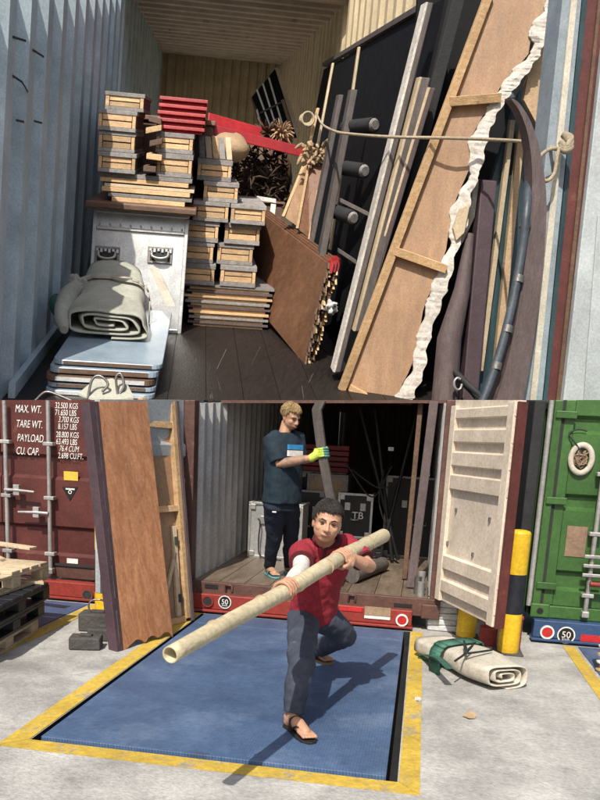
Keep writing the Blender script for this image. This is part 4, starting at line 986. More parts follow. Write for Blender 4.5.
m.build('sack', 'sack', label='round beige sack lying behind the short planks', cat='sack')
# carton stack that carries the sack and tangled rattan (hidden bulk behind the piles)
cx0, cx1 = ul(205, 200, my + 2.3)[0], ul(286, 200, my + 2.3)[0]; cz = ul(240, 200, my + 2.3)[2]
crt = thing('set_crate', 'dark low crate under the tangled rattan pile', 'crate', U(cx0, my + 2.7, 0))
part('body', 'board_edge', crt, lambda m: lbox(m, cx0, cx1, my + 2.75, my + 5.2, 0, cz - .05), .01)
part('lid', 'ply_dark', crt, lambda m: lbox(m, cx0 - .03, cx1 + .03, my + 2.7, my + 5.25, cz - .049, cz), .01)
rat = thing('rattan_pile', 'tangled dark rattan branches heaped behind the riser modules', 'rattan', U((cx0 + cx1) / 2, my + 3.4, cz))
def tangle(m):
    rr = random.Random(11)
    for _ in range(330):
        t = rr.random(); px = 232 + 56 * rr.random(); py = 208 - 62 * rr.random() * (1 if px > 240 else .8); y_ = my + 2.55 + rr.random() * 1.2
        c = u(px, py, y_); d = V((rr.uniform(-1, 1), rr.uniform(-1, 1), rr.uniform(-1, 1))).normalized() * rr.uniform(.06, .2); e = V((rr.uniform(-1, 1), rr.uniform(-1, 1), rr.uniform(-1, 1))) * .07
        m.tube([c - d, c + e, c + d], [.012, .03, .008], 5)
part('branches', 'rattan', rat, tangle, kind='stuff')
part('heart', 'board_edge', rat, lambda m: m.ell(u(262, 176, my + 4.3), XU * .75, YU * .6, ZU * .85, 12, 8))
ros = u(281, 134, my + 2.9)
m = MB(); rr = random.Random(5)
for k in range(110):
    d = V((rr.uniform(-1, 1), rr.uniform(-1, 1), rr.uniform(-1, 1))).normalized(); m.tube([ros + d * .05, ros + d * .22 + V((0, 0, .03)), ros + d * .32], [.012, .028, .006], 4)
m.build('dried_bouquet', 'sack', label='brown dried bouquet lying on the red beam', cat='bouquet')
m = MB(); rr = random.Random(6); ros2 = u(267, 133, my + 2.9)
for k in range(60):
    d = V((rr.uniform(-1.4, 1), rr.uniform(-1, 1), rr.uniform(-1, 1))).normalized() * rr.uniform(.5, 1.2); m.tube([ros2 + d * .05, ros2 + d * .2, ros2 + d * .33], [.02, .035, .01], 5)
m.build('dried_bouquet', 'rattan', label='dark twiggy bouquet beside the brown bouquet', cat='bouquet')
# white crate edge
strip_t = thing('white_rack', 'small white painted rack behind the riser modules', 'rack', u(262, 205, my + 2.4))
strip('rail', 'sign_white', strip_t, [(257, 196, my + 2.4), (276, 199, my + 2.4), (276, 203, my + 2.4), (257, 200, my + 2.4)], .05)
strip('leg', 'sign_white', strip_t, [(271, 203.5, my + 2.42), (276, 204, my + 2.42), (274, 222, my + 2.42), (269, 221, my + 2.42)], .05)
# ---- black slatted frame at the back
sf = thing('slatted_frame', 'black frame with white slats standing before the cream end wall', 'frame', u(275, 140, 14))
sy_ = 13.0
strip('backing', 'black_cloth', sf, [(252, 97, sy_), (276, 68, sy_), (297, 138, sy_), (270, 138, sy_)], .1)
for a, b, c, d in ((256, 90, 270, 128), (262, 84, 277, 132), (268, 78, 284, 133), (256, 110, 262, 134)):
    strip('slat', 'sign_white', sf, [(a, b, sy_ - .03), (a + 1.6, b - 1, sy_ - .03), (c + 1.6, d, sy_ - .03), (c, d, sy_ - .03)], .02)
strip('crossbar', 'timber_grey', sf, [(260, 112, sy_ - .06), (284, 100, sy_ - .06), (284, 102, sy_ - .06), (260, 114, sy_ - .06)], .03)
strip('stile', 'pine_pale', sf, [(275, 68, sy_ - .04), (279, 68, sy_ - .04), (299, 130, sy_ - .04), (295, 132, sy_ - .04)], .14)
strip('side_panel', 'ply_dark', sf, [(251, 98, sy_ + .12), (256, 92, sy_ + .12), (270, 138, sy_ + .12), (262, 138, sy_ + .12)], .1)
strip('brace', 'sticker_tan', sf, [(281, 100, sy_ - .1), (284, 99, sy_ - .1), (292, 125, sy_ - .1), (289, 126, sy_ - .1)], .03)
# ---- brown plywood sheets leaning on edge
fy = uf(306, 362)[1]
for k in range(4):
    dx = k * 3.2; y0_, y1_ = fy + .0 + .05 * k, fy + 4.2
    pts = [(303 + dx * .9, 363 - k * .6, y0_), (327 + dx, 263 - k * 1.2, y0_), (259 + dx * .8, 211 - k * .5, y1_), (252 + dx * .7, 292, y1_)]
    P_ = [u(*p) for p in pts]; P_[3] = P_[0] + (P_[2] - P_[1])
    t = thing('plywood_sheet', 'large brown plywood sheet on edge, %s from the riser modules' % ['first', 'second', 'third', 'fourth'][k], 'plywood', P_[0], 'brown plywood sheets on edge')
    part('sheet', 'ply_dark', t, lambda m: m.prism(P_, XU * .032))
    def torn(m):
        rr = random.Random(k); n = 22
        for q in range(n):
            f = q / n; a = P_[0].lerp(P_[1], f); b = P_[0].lerp(P_[1], f + 1 / n * rr.uniform(.7, 1.4)); d = -YU * rr.uniform(.02, .16) + XU * rr.uniform(-.02, .05)
            m.hexa([a, a + XU * .03, a + XU * .03 + d, a + d, b, b + XU * .03, b + XU * .03 + d * .6, b + d * .6])
    part('torn_edge', ('board_edge', 'card', 'board_edge', 'pine')[k], t, torn)
    if k in (1, 2, 3): part('red_tape', 'red_lacquer', t, lambda m: m.hexa([p for p in [P_[0].lerp(P_[1], .9) + XU * (-.01) - YU * .12, P_[0].lerp(P_[1], .9) + XU * .05 - YU * .12, P_[0].lerp(P_[1], .9) + XU * .05 + YU * .3, P_[0].lerp(P_[1], .9) + XU * -.01 + YU * .3, P_[1] + XU * -.01 - YU * .12 + ZU * .02, P_[1] + XU * .05 - YU * .12 + ZU * .02, P_[1] + XU * .05 + YU * .3 + ZU * .02, P_[1] + XU * -.01 + YU * .3 + ZU * .02]]))
m = MB(); cc = u(331, 307, fy - .05); rr = random.Random(2)
for _ in range(14): d = V((rr.uniform(-1, 1), rr.uniform(-1, 1), rr.uniform(-1, 1))).normalized() * .13; m.tube([cc, cc + d * .6, cc + d], [.04, .05, .02], 5)
m.build('cotton_wad', 'paper', label='white cotton wad stuck to the edge of the plywood sheets', cat='wad')
# ---- black flats on the right wall
q0 = uf(350, 371); yb0 = q0[1]
bf = thing('black_flat', 'tall black cloth covered flat leaning on the right wall', 'flat', U(*q0))
xt_ = UW - .16; zt0 = uloc(437, 2, 0, xt_)[2]
hgt = zt0
xb_ = lambda z: q0[0] + (xt_ - q0[0]) * z / hgt
yend = yb0 + 10.5
part('cloth', 'black_cloth', bf, lambda m: m.prism([U(xb_(0), 1.2, 0), U(xb_(hgt), 1.2, hgt), U(xb_(hgt * .99), yend, hgt * .985), U(xb_(0), yend, 0)], XU * .06))
part('top_rail', 'timber_grey', bf, lambda m: m.prism([U(xb_(hgt) - .06, yb0, hgt), U(xb_(hgt) + .08, yb0, hgt), U(xb_(hgt) + .08, yb0, hgt + .1), U(xb_(hgt) - .06, yb0, hgt + .1)], YU * (yend - yb0)))
def timber(px0, py0, px1, py1, y0, y1, wpx, dep, mt, label, edge=None, floor=False, name='timber'):
    """a straight timber from lower end (px0,py0,y0) to upper end (px1,py1,y1)"""
    A, B = u(px0, py0, y0), u(px1, py1, y1); wv = XU * (wpx * 11.5 / FPX)
    t = thing(name, label, 'timber', A, 'timbers leaning on the black flat')
    part('post', mt, t, lambda m: bar(m, A, B, wv, YU * dep), .015)
    if edge: part('edge', edge, t, lambda m: bar(m, A - wv * .55, B - wv * .55, XU * .035, YU * dep * 1.02), .005)
    return t
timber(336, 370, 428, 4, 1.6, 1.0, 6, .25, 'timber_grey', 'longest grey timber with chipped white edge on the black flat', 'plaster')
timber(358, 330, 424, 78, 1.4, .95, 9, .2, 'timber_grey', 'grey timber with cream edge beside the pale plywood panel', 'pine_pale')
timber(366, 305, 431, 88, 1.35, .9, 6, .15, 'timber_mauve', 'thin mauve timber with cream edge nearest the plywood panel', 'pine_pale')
timber(320, 262, 353, 90, yb0 + 1.0, yb0 + 1.2, 7.5, .3, 'timber_grey', 'short grey timber carrying the black foam rolls', None)
timber(309, 250, 340, 95, yb0 + 2.0, yb0 + 2.2, 6, .3, 'timber_grey', 'dark short timber between the foam rolls and the plywood offcuts', None)
timber(330, 250, 359, 47, yb0 + 1.6, yb0 + 1.6, 3.2, .1, 'pine_pale', 'slim cream batten behind the black foam rolls', None)
timber(305, 215, 333, 63, yb0 + 3.6, yb0 + 3.6, 3.2, .1, 'pine_pale', 'slim cream batten nearest the cream end wall', None)
timber(392, 250, 459, -10, 1.5, 1.1, 12, .25, 'black_foam', 'thick black padded post behind the plywood panel', None)
# rungs
for k, (xa, ya, xb2, yb2, lab) in enumerate(((340, 200, 368, 214, 'upper'), (338, 250, 356, 262, 'lower'))):
    m = MB(); bar(m, u(xa, ya, yb0 + .3), u(xb2, yb2, yb0 + .05), ZU * .07, YU * .1); m.build('rung', 'timber_grey', bevel=.01, label='grey rung across the black flat, the %s one' % lab, cat='rung')
for k, (xa, ya, xb2, yb2, lab) in enumerate(((345, 128, 374, 125, 'highest'), (338, 167, 364, 171, 'middle'), (331, 210, 353, 218, 'lowest'))):
    A, B = u(xa, ya, yb0 + 1.3), u(xb2, yb2, yb0 + .5)
    t = thing('foam_roll', 'black foam covered roll sticking out of the flat, the %s' % lab, 'foam roll', B, 'foam rolls on the black flat')
    part('sleeve', 'black_foam', t, lambda m: m.tube([A, A.lerp(B, .9), B], .115, 14)); d = (B - A).normalized()
    part('core', 'wood_grey', t, lambda m: m.tube([B + d * .001, B + d * .05], [.10, .07], 12))
# ---- small plywood offcuts leaning
for k, (pts, mt, lab) in enumerate((
        ([(283, 216), (303, 166), (309, 160), (297, 226)], 'ply', 'narrow plywood offcut beside the brown sheets'),
        ([(297, 228), (309, 162), (325, 158), (318, 192), (309, 238)], 'ply_dark', 'wide brown plywood offcut with a torn top'),
        ([(309, 240), (318, 190), (327, 158), (329, 160), (313, 244)], 'pine_pale', 'cream edged strip at the right of the plywood offcuts'))):
    yy = fy + 2.3 - .35 * k; P_ = [u(p[0], p[1], yy + (.0 if p[1] > 200 else .6)) for p in pts]
    t = thing('plywood_offcut', lab, 'offcut', P_[0], 'plywood offcuts'); part('sheet', mt, t, lambda m: m.prism(P_, YU * .05))
    part('edge', 'pine', t, lambda m: bar(m, P_[0] - YU * .01, P_[1] - YU * .01, XU * .05, YU * .06))
m = MB(); rr = random.Random(8)
for _ in range(60):
    c = u(rr.uniform(300, 327), rr.uniform(142, 162), fy + 2.4); d = V((rr.uniform(-1, 1), rr.uniform(-1, 1), rr.uniform(-1, .6))).normalized() * rr.uniform(.08, .2); m.tube([c, c + d * .5, c + d], [.03, .04, .01], 5)
m.build('straw_tuft', 'sack', label='tuft of torn straw on top of the plywood offcuts', cat='straw')
timber(296, 205, 318, 108, fy + 2.9, fy + 2.9, 4, .12, 'pine', 'thin stick behind the plywood offcuts with rope coil', None)

# ---- the pale plywood panel with ragged edge
py_l, py_r = 1.45, .75
def PP(px, py):   # panel plane: depth grows to the left
    return u(px, py, .35 + .75 * py / 386 - .25 * ((px + .37 * (py - 200)) - 430) / 60)
pp = thing('stage_flat', 'long pale plywood panel with torn white edge tied by rope', 'stage flat', PP(345, 392))
ragged = [(556, -8), (553, 14), (546, 32), (540, 52), (528, 70), (514, 88), (505, 100), (494, 118), (486, 140), (480, 168), (470, 196), (466, 222), (456, 250), (448, 282), (440, 305), (428, 340), (424, 368), (414, 392), (410, 404)]
inner = [(x - (10 + 6 * ((i * 7) % 3) / 2), y) for i, (x, y) in enumerate(ragged)]
left = [(341, 386), (487, -8)]
pfront = [PP(*left[1])] + [PP(*p) for p in inner] + [PP(372, 404), PP(*left[0])]
def psheet(m):
    rows_ = []
    for k in range(41):
        py = -8 + 412 * k / 40; t = (py + 8) / 394.0; lx = 487 - 146 * t
        if py > 386: lx = 341 + (py - 386) / 18 * 31
        ix = None
        for (xa, ya), (xb, yb) in zip(inner[:-1], inner[1:]):
            if ya <= py <= yb: ix = xa + (xb - xa) * (py - ya) / (yb - ya)
        ix = ix if ix is not None else inner[-1][0]
        rows_.append([PP(lx + (ix - lx) * q / 4, py) for q in range(5)] + [PP(lx + (ix - lx) * q / 4, py) + YU * .05 for q in range(4, -1, -1)])
    m.loft(rows_, True, False)
part('sheet', 'ply', pp, psheet)
off = -YU * .10
def pbar(m, a, b, wpx, dep, vert=False):
    A, B = PP(*a), PP(*b); d = (B - A).normalized(); n_ = YU.normalized(); s_ = d.cross(n_).normalized() * (wpx * 10.8 / FPX)
    bar(m, A - YU * (dep / 2 + .003), B - YU * (dep / 2 + .003), s_, YU * dep)
part('edge_batten', 'pine', pp, lambda m: pbar(m, (341, 389), (488, -6), 8, .09), .006)
part('edge_batten', 'pine', pp, lambda m: pbar(m, (349, 387), (378, 403), 8, .09), .006)
part('cross_batten', 'pine', pp, lambda m: pbar(m, (393, 250), (444, 268), 8, .12), .006)
part('cross_batten', 'pine', pp, lambda m: pbar(m, (447, 102), (498, 98), 8, .12), .006)
part('loose_block', 'pine_pale', pp, lambda m: m.prism([PP(*p) - YU * .02 for p in ((458, 208), (468, 203), (462, 232), (454, 240), (451, 228))], -YU * .08), .01)
def ragstrip(m):
    rr = random.Random(4); rows_ = []
    do = smooth_path([V((x, y, 0)) for x, y in ragged], 9); di = smooth_path([V((x, y, 0)) for x, y in inner], 9)
    for k, (o_, i_) in enumerate(zip(do, di)):
        ox = o_.x + rr.uniform(-.5, .5) + 1.2 * math.sin(k * .9); ix = i_.x + rr.uniform(-.6, .8) + 2.2 * math.sin(k * .31) + 1.3 * math.sin(k * .83 + 1); d = rr.uniform(.045, .055)
        mx = (ox + ix) / 2
        rows_.append([PP(ix, i_.y) - YU * d * .5, PP(mx, o_.y) - YU * (d + rr.uniform(0, .012)), PP(ox, o_.y) - YU * d, PP(ox, o_.y) + YU * .06, PP(ix, i_.y) + YU * .01])
    m.loft(rows_, True, False)
part('torn_edge', 'plaster', pp, ragstrip)
part('torn_flap', 'plaster', pp, lambda m: m.prism([PP(*p) + YU * .3 for p in ((549, 20), (551, 34), (536, 70), (522, 84), (507, 103), (494, 128), (487, 165), (484, 176), (491, 195), (484, 215), (470, 245), (466, 250), (474, 222), (480, 196), (476, 178), (483, 140), (498, 110), (530, 66))], YU * .05))
# ---- things between panel and post
tpn = thing('teal_panel', 'glossy dark teal panel standing behind the curved timber', 'panel', u(490, 404, .9))
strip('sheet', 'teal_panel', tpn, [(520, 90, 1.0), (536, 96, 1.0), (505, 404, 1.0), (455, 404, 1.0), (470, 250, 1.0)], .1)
for k, (a, b) in enumerate((((512, 120), (480, 370)), ((521, 130), (497, 360)))):
    m = MB(); bar(m, u(b[0], b[1], .9), u(a[0], a[1], .9), XU * (.10 if k else .07), YU * .08); m.build('edge_batten', 'sack' if k else 'pine_pale', label='cream batten between teal panel and curved timber' if k else 'thin pale batten down the teal panel', cat='batten')
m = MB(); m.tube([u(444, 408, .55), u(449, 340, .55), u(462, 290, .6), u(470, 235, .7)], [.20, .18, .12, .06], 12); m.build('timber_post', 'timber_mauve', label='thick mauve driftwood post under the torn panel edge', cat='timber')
m = MB(); bar(m, u(467, 408, .7), u(487, 180, .8), XU * .24, YU * .2); m.build('timber_post', 'dark_purple', bevel=.02, label='straight dark plum post behind the driftwood post', cat='timber')
arc = [(508, 92), (519, 112), (526, 140), (529, 172), (527, 205), (522, 250), (513, 300), (502, 345), (489, 385), (480, 408)]
m = MB(); m.tube(smooth_path([u(x, y, [1.6, .6, -.6, -1.6][i] if i < 4 else -2.0) for i, (x, y) in enumerate(arc)], 5), [.05] * 46, 10); cpipe = m.build('curved_pipe', 'blue_tube', label='blue grey bent pipe curving up beside the corner post', cat='pipe')
for x, y in ((525, 225), (518, 280), (507, 330), (496, 367)):
    part('clip', 'steel_dark', cpipe, lambda m: m.tube([u(x + 1, y - 4, -2.0), u(x - .5, y + 3, -2.0)], .062, 10))
arc_o = [(512, 98), (520, 104), (531, 122), (540, 150), (546, 190), (546, 230), (541, 290), (533, 345), (522, 408)]
arc_i = [(494, 408), (508, 360), (518, 310), (526, 255), (531, 205), (532, 168), (528, 135), (520, 112), (512, 100)]
m = MB(); m.prism([u(x, y, -1.98) for x, y in smooth_path([V((a, b, 0)) for a, b in arc_o], 4) and [(p.x, p.y) for p in smooth_path([V((a, b, 0)) for a, b in arc_o], 4)] + [(p.x, p.y) for p in smooth_path([V((a, b, 0)) for a, b in arc_i], 4)]], YU * .2)
m.build('curved_timber', 'timber_mauve', label='wide mauve arched timber between the bent pipe and post', cat='timber')
strip2 = MB(); strip2.prism([u(*p) for p in ((543, 0, .4), (556, -6, .4), (548, 60, .4), (540, 130, .4), (524, 100, .4), (530, 62, .4))], YU * .1); strip2.build('cream_board', 'sack', label='cream board between torn panel and corner post', cat='board')
for k in range(3):
    m = MB(); m.tube(smooth_path([u(455 + k * 5, 372 + k * 6, .4), u(468 + k * 3, 385 + k * 4, .2), u(482, 398 + k * 3, .1), u(490, 412, .1)], 4), .05, 8); m.build('hose', 'rubber', label='black hose coiled at the foot of the teal panel', cat='hose', group='black hoses')
m = MB(); ring_pts = [u(458 + 4 * math.cos(a), 384 + 6 * math.sin(a), .25) for a in [k * .9 for k in range(7)]]; m.tube(smooth_path(ring_pts, 3), .02, 6); m.build('cable_tie', 'zinc', label='pale tie round the black hoses', cat='tie')
# backdrop cloth in the dark corner behind the panel, widened to block sky light in the gap
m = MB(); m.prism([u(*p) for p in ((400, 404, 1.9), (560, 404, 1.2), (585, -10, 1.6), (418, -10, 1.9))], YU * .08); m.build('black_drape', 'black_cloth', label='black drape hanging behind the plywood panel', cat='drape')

# ---- rolled tarpaulin on the blue boards
zt_ = ztop + .0
ta_, tb_ = uf(106, 332, zt_), uf(122, 287, zt_)
ta_ = ul(104, 341, uf(104, 341, zt_)[1]); tb_ = uf(124, 280, zt_)
rt = thing('rolled_tarp', 'grey green rolled canvas tarpaulin lying on the blue boards', 'tarpaulin', U(*ta_))
rA, rB = U(ta_[0], ta_[1] + .1, zt_), U(tb_[0] + .05, min(tb_[1], ty - .3), zt_)
wT = ul(150, 320, ta_[1])[0] - ul(59, 320, ta_[1])[0]
part('sheet', 'tarp', rt, lambda m: rolled_tarp(m, (rA, rB), XU, ZU, wT, .46, 3.1, .026, 18, .16, 9, (1, .85), .85))
cS = rA.lerp(rB, .62)
s1_ = part('strap', 'tarp_light', rt, lambda m: strap_over(m, rA.lerp(rB, .55), XU, (rB - rA).normalized(), ZU, wT * .93, .66, .12, .05, .03)); s1_.modifiers.new('s', 'SOLIDIFY').thickness = .02
part('strap_tail', 'tarp_light', rt, lambda m: bar(m, u(154, 268, 3.0), u(171, 306, 2.6), XU * .16, YU * .03))
part('flap', 'tarp', rt, lambda m: m.tube(smooth_path([u(84, 282, 2.5), u(72, 292, 2.2), u(66, 302, 1.9), u(62, 318, 1.5), u(64, 330, 1.2)], 4), [.08, .1, .12, .13, .14, .15, .15, .15, .15, .14, .14, .13, .12, .11, .1, .08, .06], 8))
part('green_lining', 'strap_green', rt, lambda m: m.tube(smooth_path([u(58, 296, 2.2), u(56, 305, 2.0), u(58, 316, 1.8)], 4), [.04, .08, .10, .11, .11, .10, .09, .07, .04], 8))
part('knot', 'tarp', rt, lambda m: [m.tube([u(74 + 3 * math.cos(a), 280 + 4 * math.sin(a), 2.4), u(78 + 5 * math.cos(a + 2), 284 + 4 * math.sin(a + 2), 2.3)], .06, 6) for a in (0, 1.3, 2.6, 3.9, 5.2)])
# canvas pouch and wires at the sill
cp = u(106, 390, -.02)
m = MB(); m.prism([u(*p) for p in ((78, 396, -.25), (92, 384, -.1), (112, 381, -.1), (128, 388, -.2), (134, 400, -.3), (118, 402, -.35), (96, 402, -.35))], ZU * .04); m.build('canvas_pouch', 'tarp', bevel=.01, label='small grey canvas pouch at the foot of the blue boards', cat='pouch')
for k, pts in enumerate((((88, 398), (92, 380), (100, 376), (108, 384), (102, 392)), ((118, 396), (116, 378), (121, 374), (124, 386), (120, 394)), ((35, 401), (46, 392), (60, 396), (72, 401)))):
    m = MB(); m.tube(smooth_path([u(x, y, -.3 + .02 * k) for x, y in pts], 5), .018, 6); m.build('wire_loop', 'steel_dark', label=['bent wire loop beside the canvas pouch', 'upright wire loop behind the canvas pouch', 'loose cord on the sill by the ribbed wall'][k], cat='wire')
# ---- rope
rope = thing('rope', 'beige rope stretched across the load and tied to the corner post', 'rope', u(565, 150, -1.8))
ry0 = 1.2
part('line', 'rope', rope, lambda m: m.tube(smooth_path([u(316, 113, fy + 2.6), u(322, 124, fy + 2.2), u(334, 131, yb0 + .5), u(350, 134, yb0 - .2), u(392, 137, .9), u(446, 138, .42), u(500, 140, .1), u(535, 143, -1.2), u(556, 149, -1.85), u(566, 146, -1.85)], 5), .021, 7))
part('loop', 'rope', rope, lambda m: m.tube(smooth_path([u(561, 148, -1.87), u(548, 150, -1.9), u(538, 160, -1.9), u(538, 172, -1.9), u(546, 181, -1.9), u(554, 174, -1.9), u(557, 158, -1.9), u(559, 148, -1.9)], 5), .021, 7))
part('knot', 'rope', rope, lambda m: [m.tube(smooth_path([u(563, 134, -1.85 - .02 * k), u(571, 138 + 4 * k, -1.9), u(566, 147 + 2 * k, -1.92), u(561, 142 + 3 * k, -1.88)], 4), .035, 7) for k in range(3)])
part('coil', 'rope', rope, lambda m: [m.tube(smooth_path([u(306 + 6 * math.cos(a + k) + k, 119 + (5 + k) * math.sin(a + k), fy + 2.75 - .03 * k) for a in [q * .7 for q in range(10)]], 3), .022, 6) for k in range(3)])

rr = random.Random(21)
for k in range(9):
    px, py = rr.uniform(195, 330), rr.uniform(335, 398); a = rr.uniform(-.5, .7); ln = rr.uniform(4, 22)
    A, B = uf(px, py), uf(px + ln * math.sin(a), min(py + ln * math.cos(a), 399))
    part('scratch', 'timber_grey', up_c, lambda m: bar(m, U(A[0], A[1], .004), U(B[0], B[1], .004), XU * rr.uniform(.004, .012), ZU * .002))
# ================================================================== PEOPLE
def unit(v): return V(v).normalized()
POLE_A, POLE_B = gy(170, 655, 2.62), gy(383, 535, 5.0)
def pole_at(px):
    lo, hi = 0., 1.
    for _ in range(40):
        mid = (lo + hi) / 2; p = CR.transposed() @ (POLE_A.lerp(POLE_B, mid) - CAM)
        if 300 + FPX * p.x / -p.z < px: lo = mid
        else: hi = mid
    return lo, POLE_A.lerp(POLE_B, lo)
PR = lambda t: .034 + .012 * t
pole = thing('bamboo_pole', 'long pale bamboo pole held level by the man in red', 'pole', POLE_A)
def pole_body(m):
    n = 48; pts = []; R = []
    nodes = (.13, .30, .46, .61, .75, .88)
    d = POLE_B - POLE_A; sid = unit(d.cross(Z1))
    for k in range(n + 1):
        t = k / n; r = PR(t)
        for q in nodes: r += .0035 * math.exp(-((t - q) / .006) ** 2)
        pts.append(POLE_A + d * t + sid * .006 * math.sin(t * 7) + Z1 * .004 * math.sin(t * 11)); R.append(r)
    dn_ = d.normalized(); up_ = unit(Z1 - dn_ * dn_.z); sd2 = dn_.cross(up_)
    pts = [pts[0] + dn_ * .14, pts[0] + dn_ * .001, pts[0]] + pts[1:]; R = [R[0] * .74, R[0] * .80, R[0]] + R[1:]
    m.loft([[p + (up_ * math.cos(a) + sd2 * math.sin(a)) * r for a in [2 * math.pi * k / 22 for k in range(22)]] for p, r in zip(pts, R)])
pbody = part('culm', 'bamboo', pole, pole_body)
pd = unit(POLE_B - POLE_A)
part('hollow', 'bamboo_in', pole, lambda m: m.tube([POLE_A + pd * .10, POLE_A + pd * .11], PR(0) * .77, 20))
for q in (.13, .30, .46, .61, .75, .88):
    c = POLE_A.lerp(POLE_B, q); part('node', 'sack', pole, lambda m: m.tube([c - pd * .002 + Z1 * .004 * math.sin(q * 11), c + pd * .002 + Z1 * .004 * math.sin(q * 11)], PR(q) + .0042, 20))

def add_hand_grip(m, c, axis, r, wrist, sgn=1, spread=.027):
    """palm and five fingers closed round a bar"""
    c = V(c); axis = unit(axis); w_ = V(wrist) - c; w_ = unit(w_ - axis * w_.dot(axis)); o = axis.cross(w_) * sgn
    m.ell(c + w_ * (r + .016) - o * .004, axis * .046, o * .034, w_ * .019, 14, 9)
    for k, ln in enumerate((3.3, 3.7, 3.5, 2.9)):
        off = axis * ((k - 1.5) * spread); pts = []
        for q in range(7):
            a = .35 + ln * q / 6; pts.append(c + off + (w_ * math.cos(a) + o * math.sin(a)) * (r + .009))
        m.tube(pts, [.0092, .0100, .0092, .0096, .0088, .0086, .0078], 8, round_ends=True)
    pts = [c + axis * (-.045) + (w_ * math.cos(a) - o * math.sin(a)) * (r + .010) + axis * (.018 * i) for i, a in enumerate((.3, .85, 1.4, 1.9))]
    m.tube(pts, [.014, .0125, .011, .0095], 8, round_ends=True)
    wp = c + w_ * (r + .02)
    m.tube([V(wrist), V(wrist).lerp(wp, .6), wp], [.028, .028, .026], 10, round_ends=True)
def add_head(m, c, fd, up, s=1.0):
    c = V(c); fd = unit(fd); up = unit(V(up) - fd * V(up).dot(fd)); rt = fd.cross(up)
    E_l = lambda p, a, b, d: m.ell(c + rt * p[0] * s + fd * p[1] * s + up * p[2] * s, rt * a * s, fd * b * s, up * d * s, 18, 12)
    E_l((0, -.012, .026), .077, .092, .086); E_l((0, .020, -.030), .067, .066, .070); E_l((0, .042, -.074), .038, .030, .026)
    E_l((0, .062, .022), .055, .024, .018); E_l((.036, .055, -.022), .024, .022, .022); E_l((-.036, .055, -.022), .024, .022, .022)
    m.tube([c + fd * .084 * s + up * .012 * s, c + fd * .097 * s - up * .010 * s, c + fd * .104 * s - up * .026 * s], [.007 * s, .009 * s, .012 * s], 8, round_ends=True)
    E_l((.012, .092, -.029), .010, .010, .008); E_l((-.012, .092, -.029), .010, .010, .008)
    E_l((0, .080, -.056), .024, .014, .012)
    for q in (-1, 1): E_l((q * .071, -.008, -.008), .009, .018, .030)
    return c, fd, up, rt
def face_parts(parent, c, fd, up, rt, s=1.0, grin=False):
    for q in (-1, 1):
        e = part('eye', 'eye', parent, lambda m: m.ell(c + rt * q * .031 * s + fd * .0775 * s + up * .004 * s, rt * .012 * s, fd * .007 * s, up * .0036 * s, 10, 6))
        part('eyebrow', 'hair_black', parent, lambda m: m.tube([c + rt * q * .013 * s + fd * .088 * s + up * .020 * s, c + rt * q * .032 * s + fd * .084 * s + up * .027 * s, c + rt * q * .050 * s + fd * .068 * s + up * .022 * s], [.0028 * s, .0036 * s, .002 * s], 6))
    part('mouth', 'lip', parent, lambda m: m.tube([c + rt * -.026 * s + fd * .083 * s - up * .055 * s, c + fd * .0945 * s - up * (.060 if grin else .057) * s, c + rt * .026 * s + fd * .083 * s - up * .055 * s], [.004, .007 if not grin else .009, .004], 6))
def hair(parent, mt, c, fd, up, rt, s, seed, length=.5, lift=.03, sweep=.5):
    """short straight hair: a close cap plus fine strands that lie along the scalp from the crown"""
    m = MB(); rr = random.Random(seed)
    o = c + up * .034 * s - fd * .018 * s; A, B, D = .079 * s, .097 * s, .091 * s
    def sp(th, ph, k): return o + (rt * math.cos(th) * math.sin(ph) * A + fd * math.sin(th) * math.sin(ph) * B + up * math.cos(ph) * D) * k
    def limit(th):            # how far down the hair reaches in this direction
        f = math.sin(th); return 1.22 if f > .55 else (1.22 + (1.85 - 1.22) * min(1, (.55 - f) / .5))
    rings = []
    for i in range(1, 13):
        rings.append([sp(2 * math.pi * k / 28, limit(2 * math.pi * k / 28) * i / 12, 1.0) for k in range(28)])
    m.loft(rings, False)
    m.add([sp(0, 0, 1.0)] + rings[0], [(0, (k + 1) % 28 + 1, k + 1) for k in range(28)], True)
    for _ in range(900):
        th = rr.uniform(0, 2 * math.pi); L_ = limit(th); p0 = L_ * rr.random() ** .7 * .85; p1 = min(p0 + rr.uniform(.35, .6), L_ * rr.uniform(.95, 1.10)); sw = sweep * rr.uniform(.3, 1.0) * (1 if math.sin(th) > -.2 else .3)
        k0 = rr.uniform(1.0, 1.02); k1 = 1.0 + rr.uniform(.03, .03 + lift * 2)
        pts = [sp(th + sw * t, p0 + (p1 - p0) * t, k0 + (k1 - k0) * math.sin(t * 2.4)) for t in (0, .33, .66, 1)]
        m.tube(pts, [.0028 * s, .0034 * s, .003 * s, .0012 * s], 4)
    return m.build('hair', mt, parent)
def ring_e(c, a, b, n=20, p=.85):
    sq = lambda v: math.copysign(abs(v) ** p, v)
    return [V(c) + V(a) * sq(math.cos(2 * math.pi * k / n)) + V(b) * sq(math.sin(2 * math.pi * k / n)) for k in range(n)]
def foot(m, heel, toe, r=.036):
    heel, toe = V(heel), V(toe); d = unit(toe - heel); s_ = V((-d.y, d.x, 0)); L_ = (toe - heel).length
    m.tube([heel + Z1 * .045, heel.lerp(toe, .45) + Z1 * .042, heel.lerp(toe, .78) + Z1 * .028], [.036, .038, .030], 12, round_ends=True)
    for k, ln in enumerate((1.0, .99, .95, .9, .84)):
        o = s_ * (.030 - .0155 * k)
        m.tube([heel.lerp(toe, .68) + o + Z1 * .026, heel.lerp(toe, .70 + .3 * ln) + o * 1.08 + Z1 * .018], [.013 if k == 0 else .0105, .012 if k == 0 else .009], 8, round_ends=True)
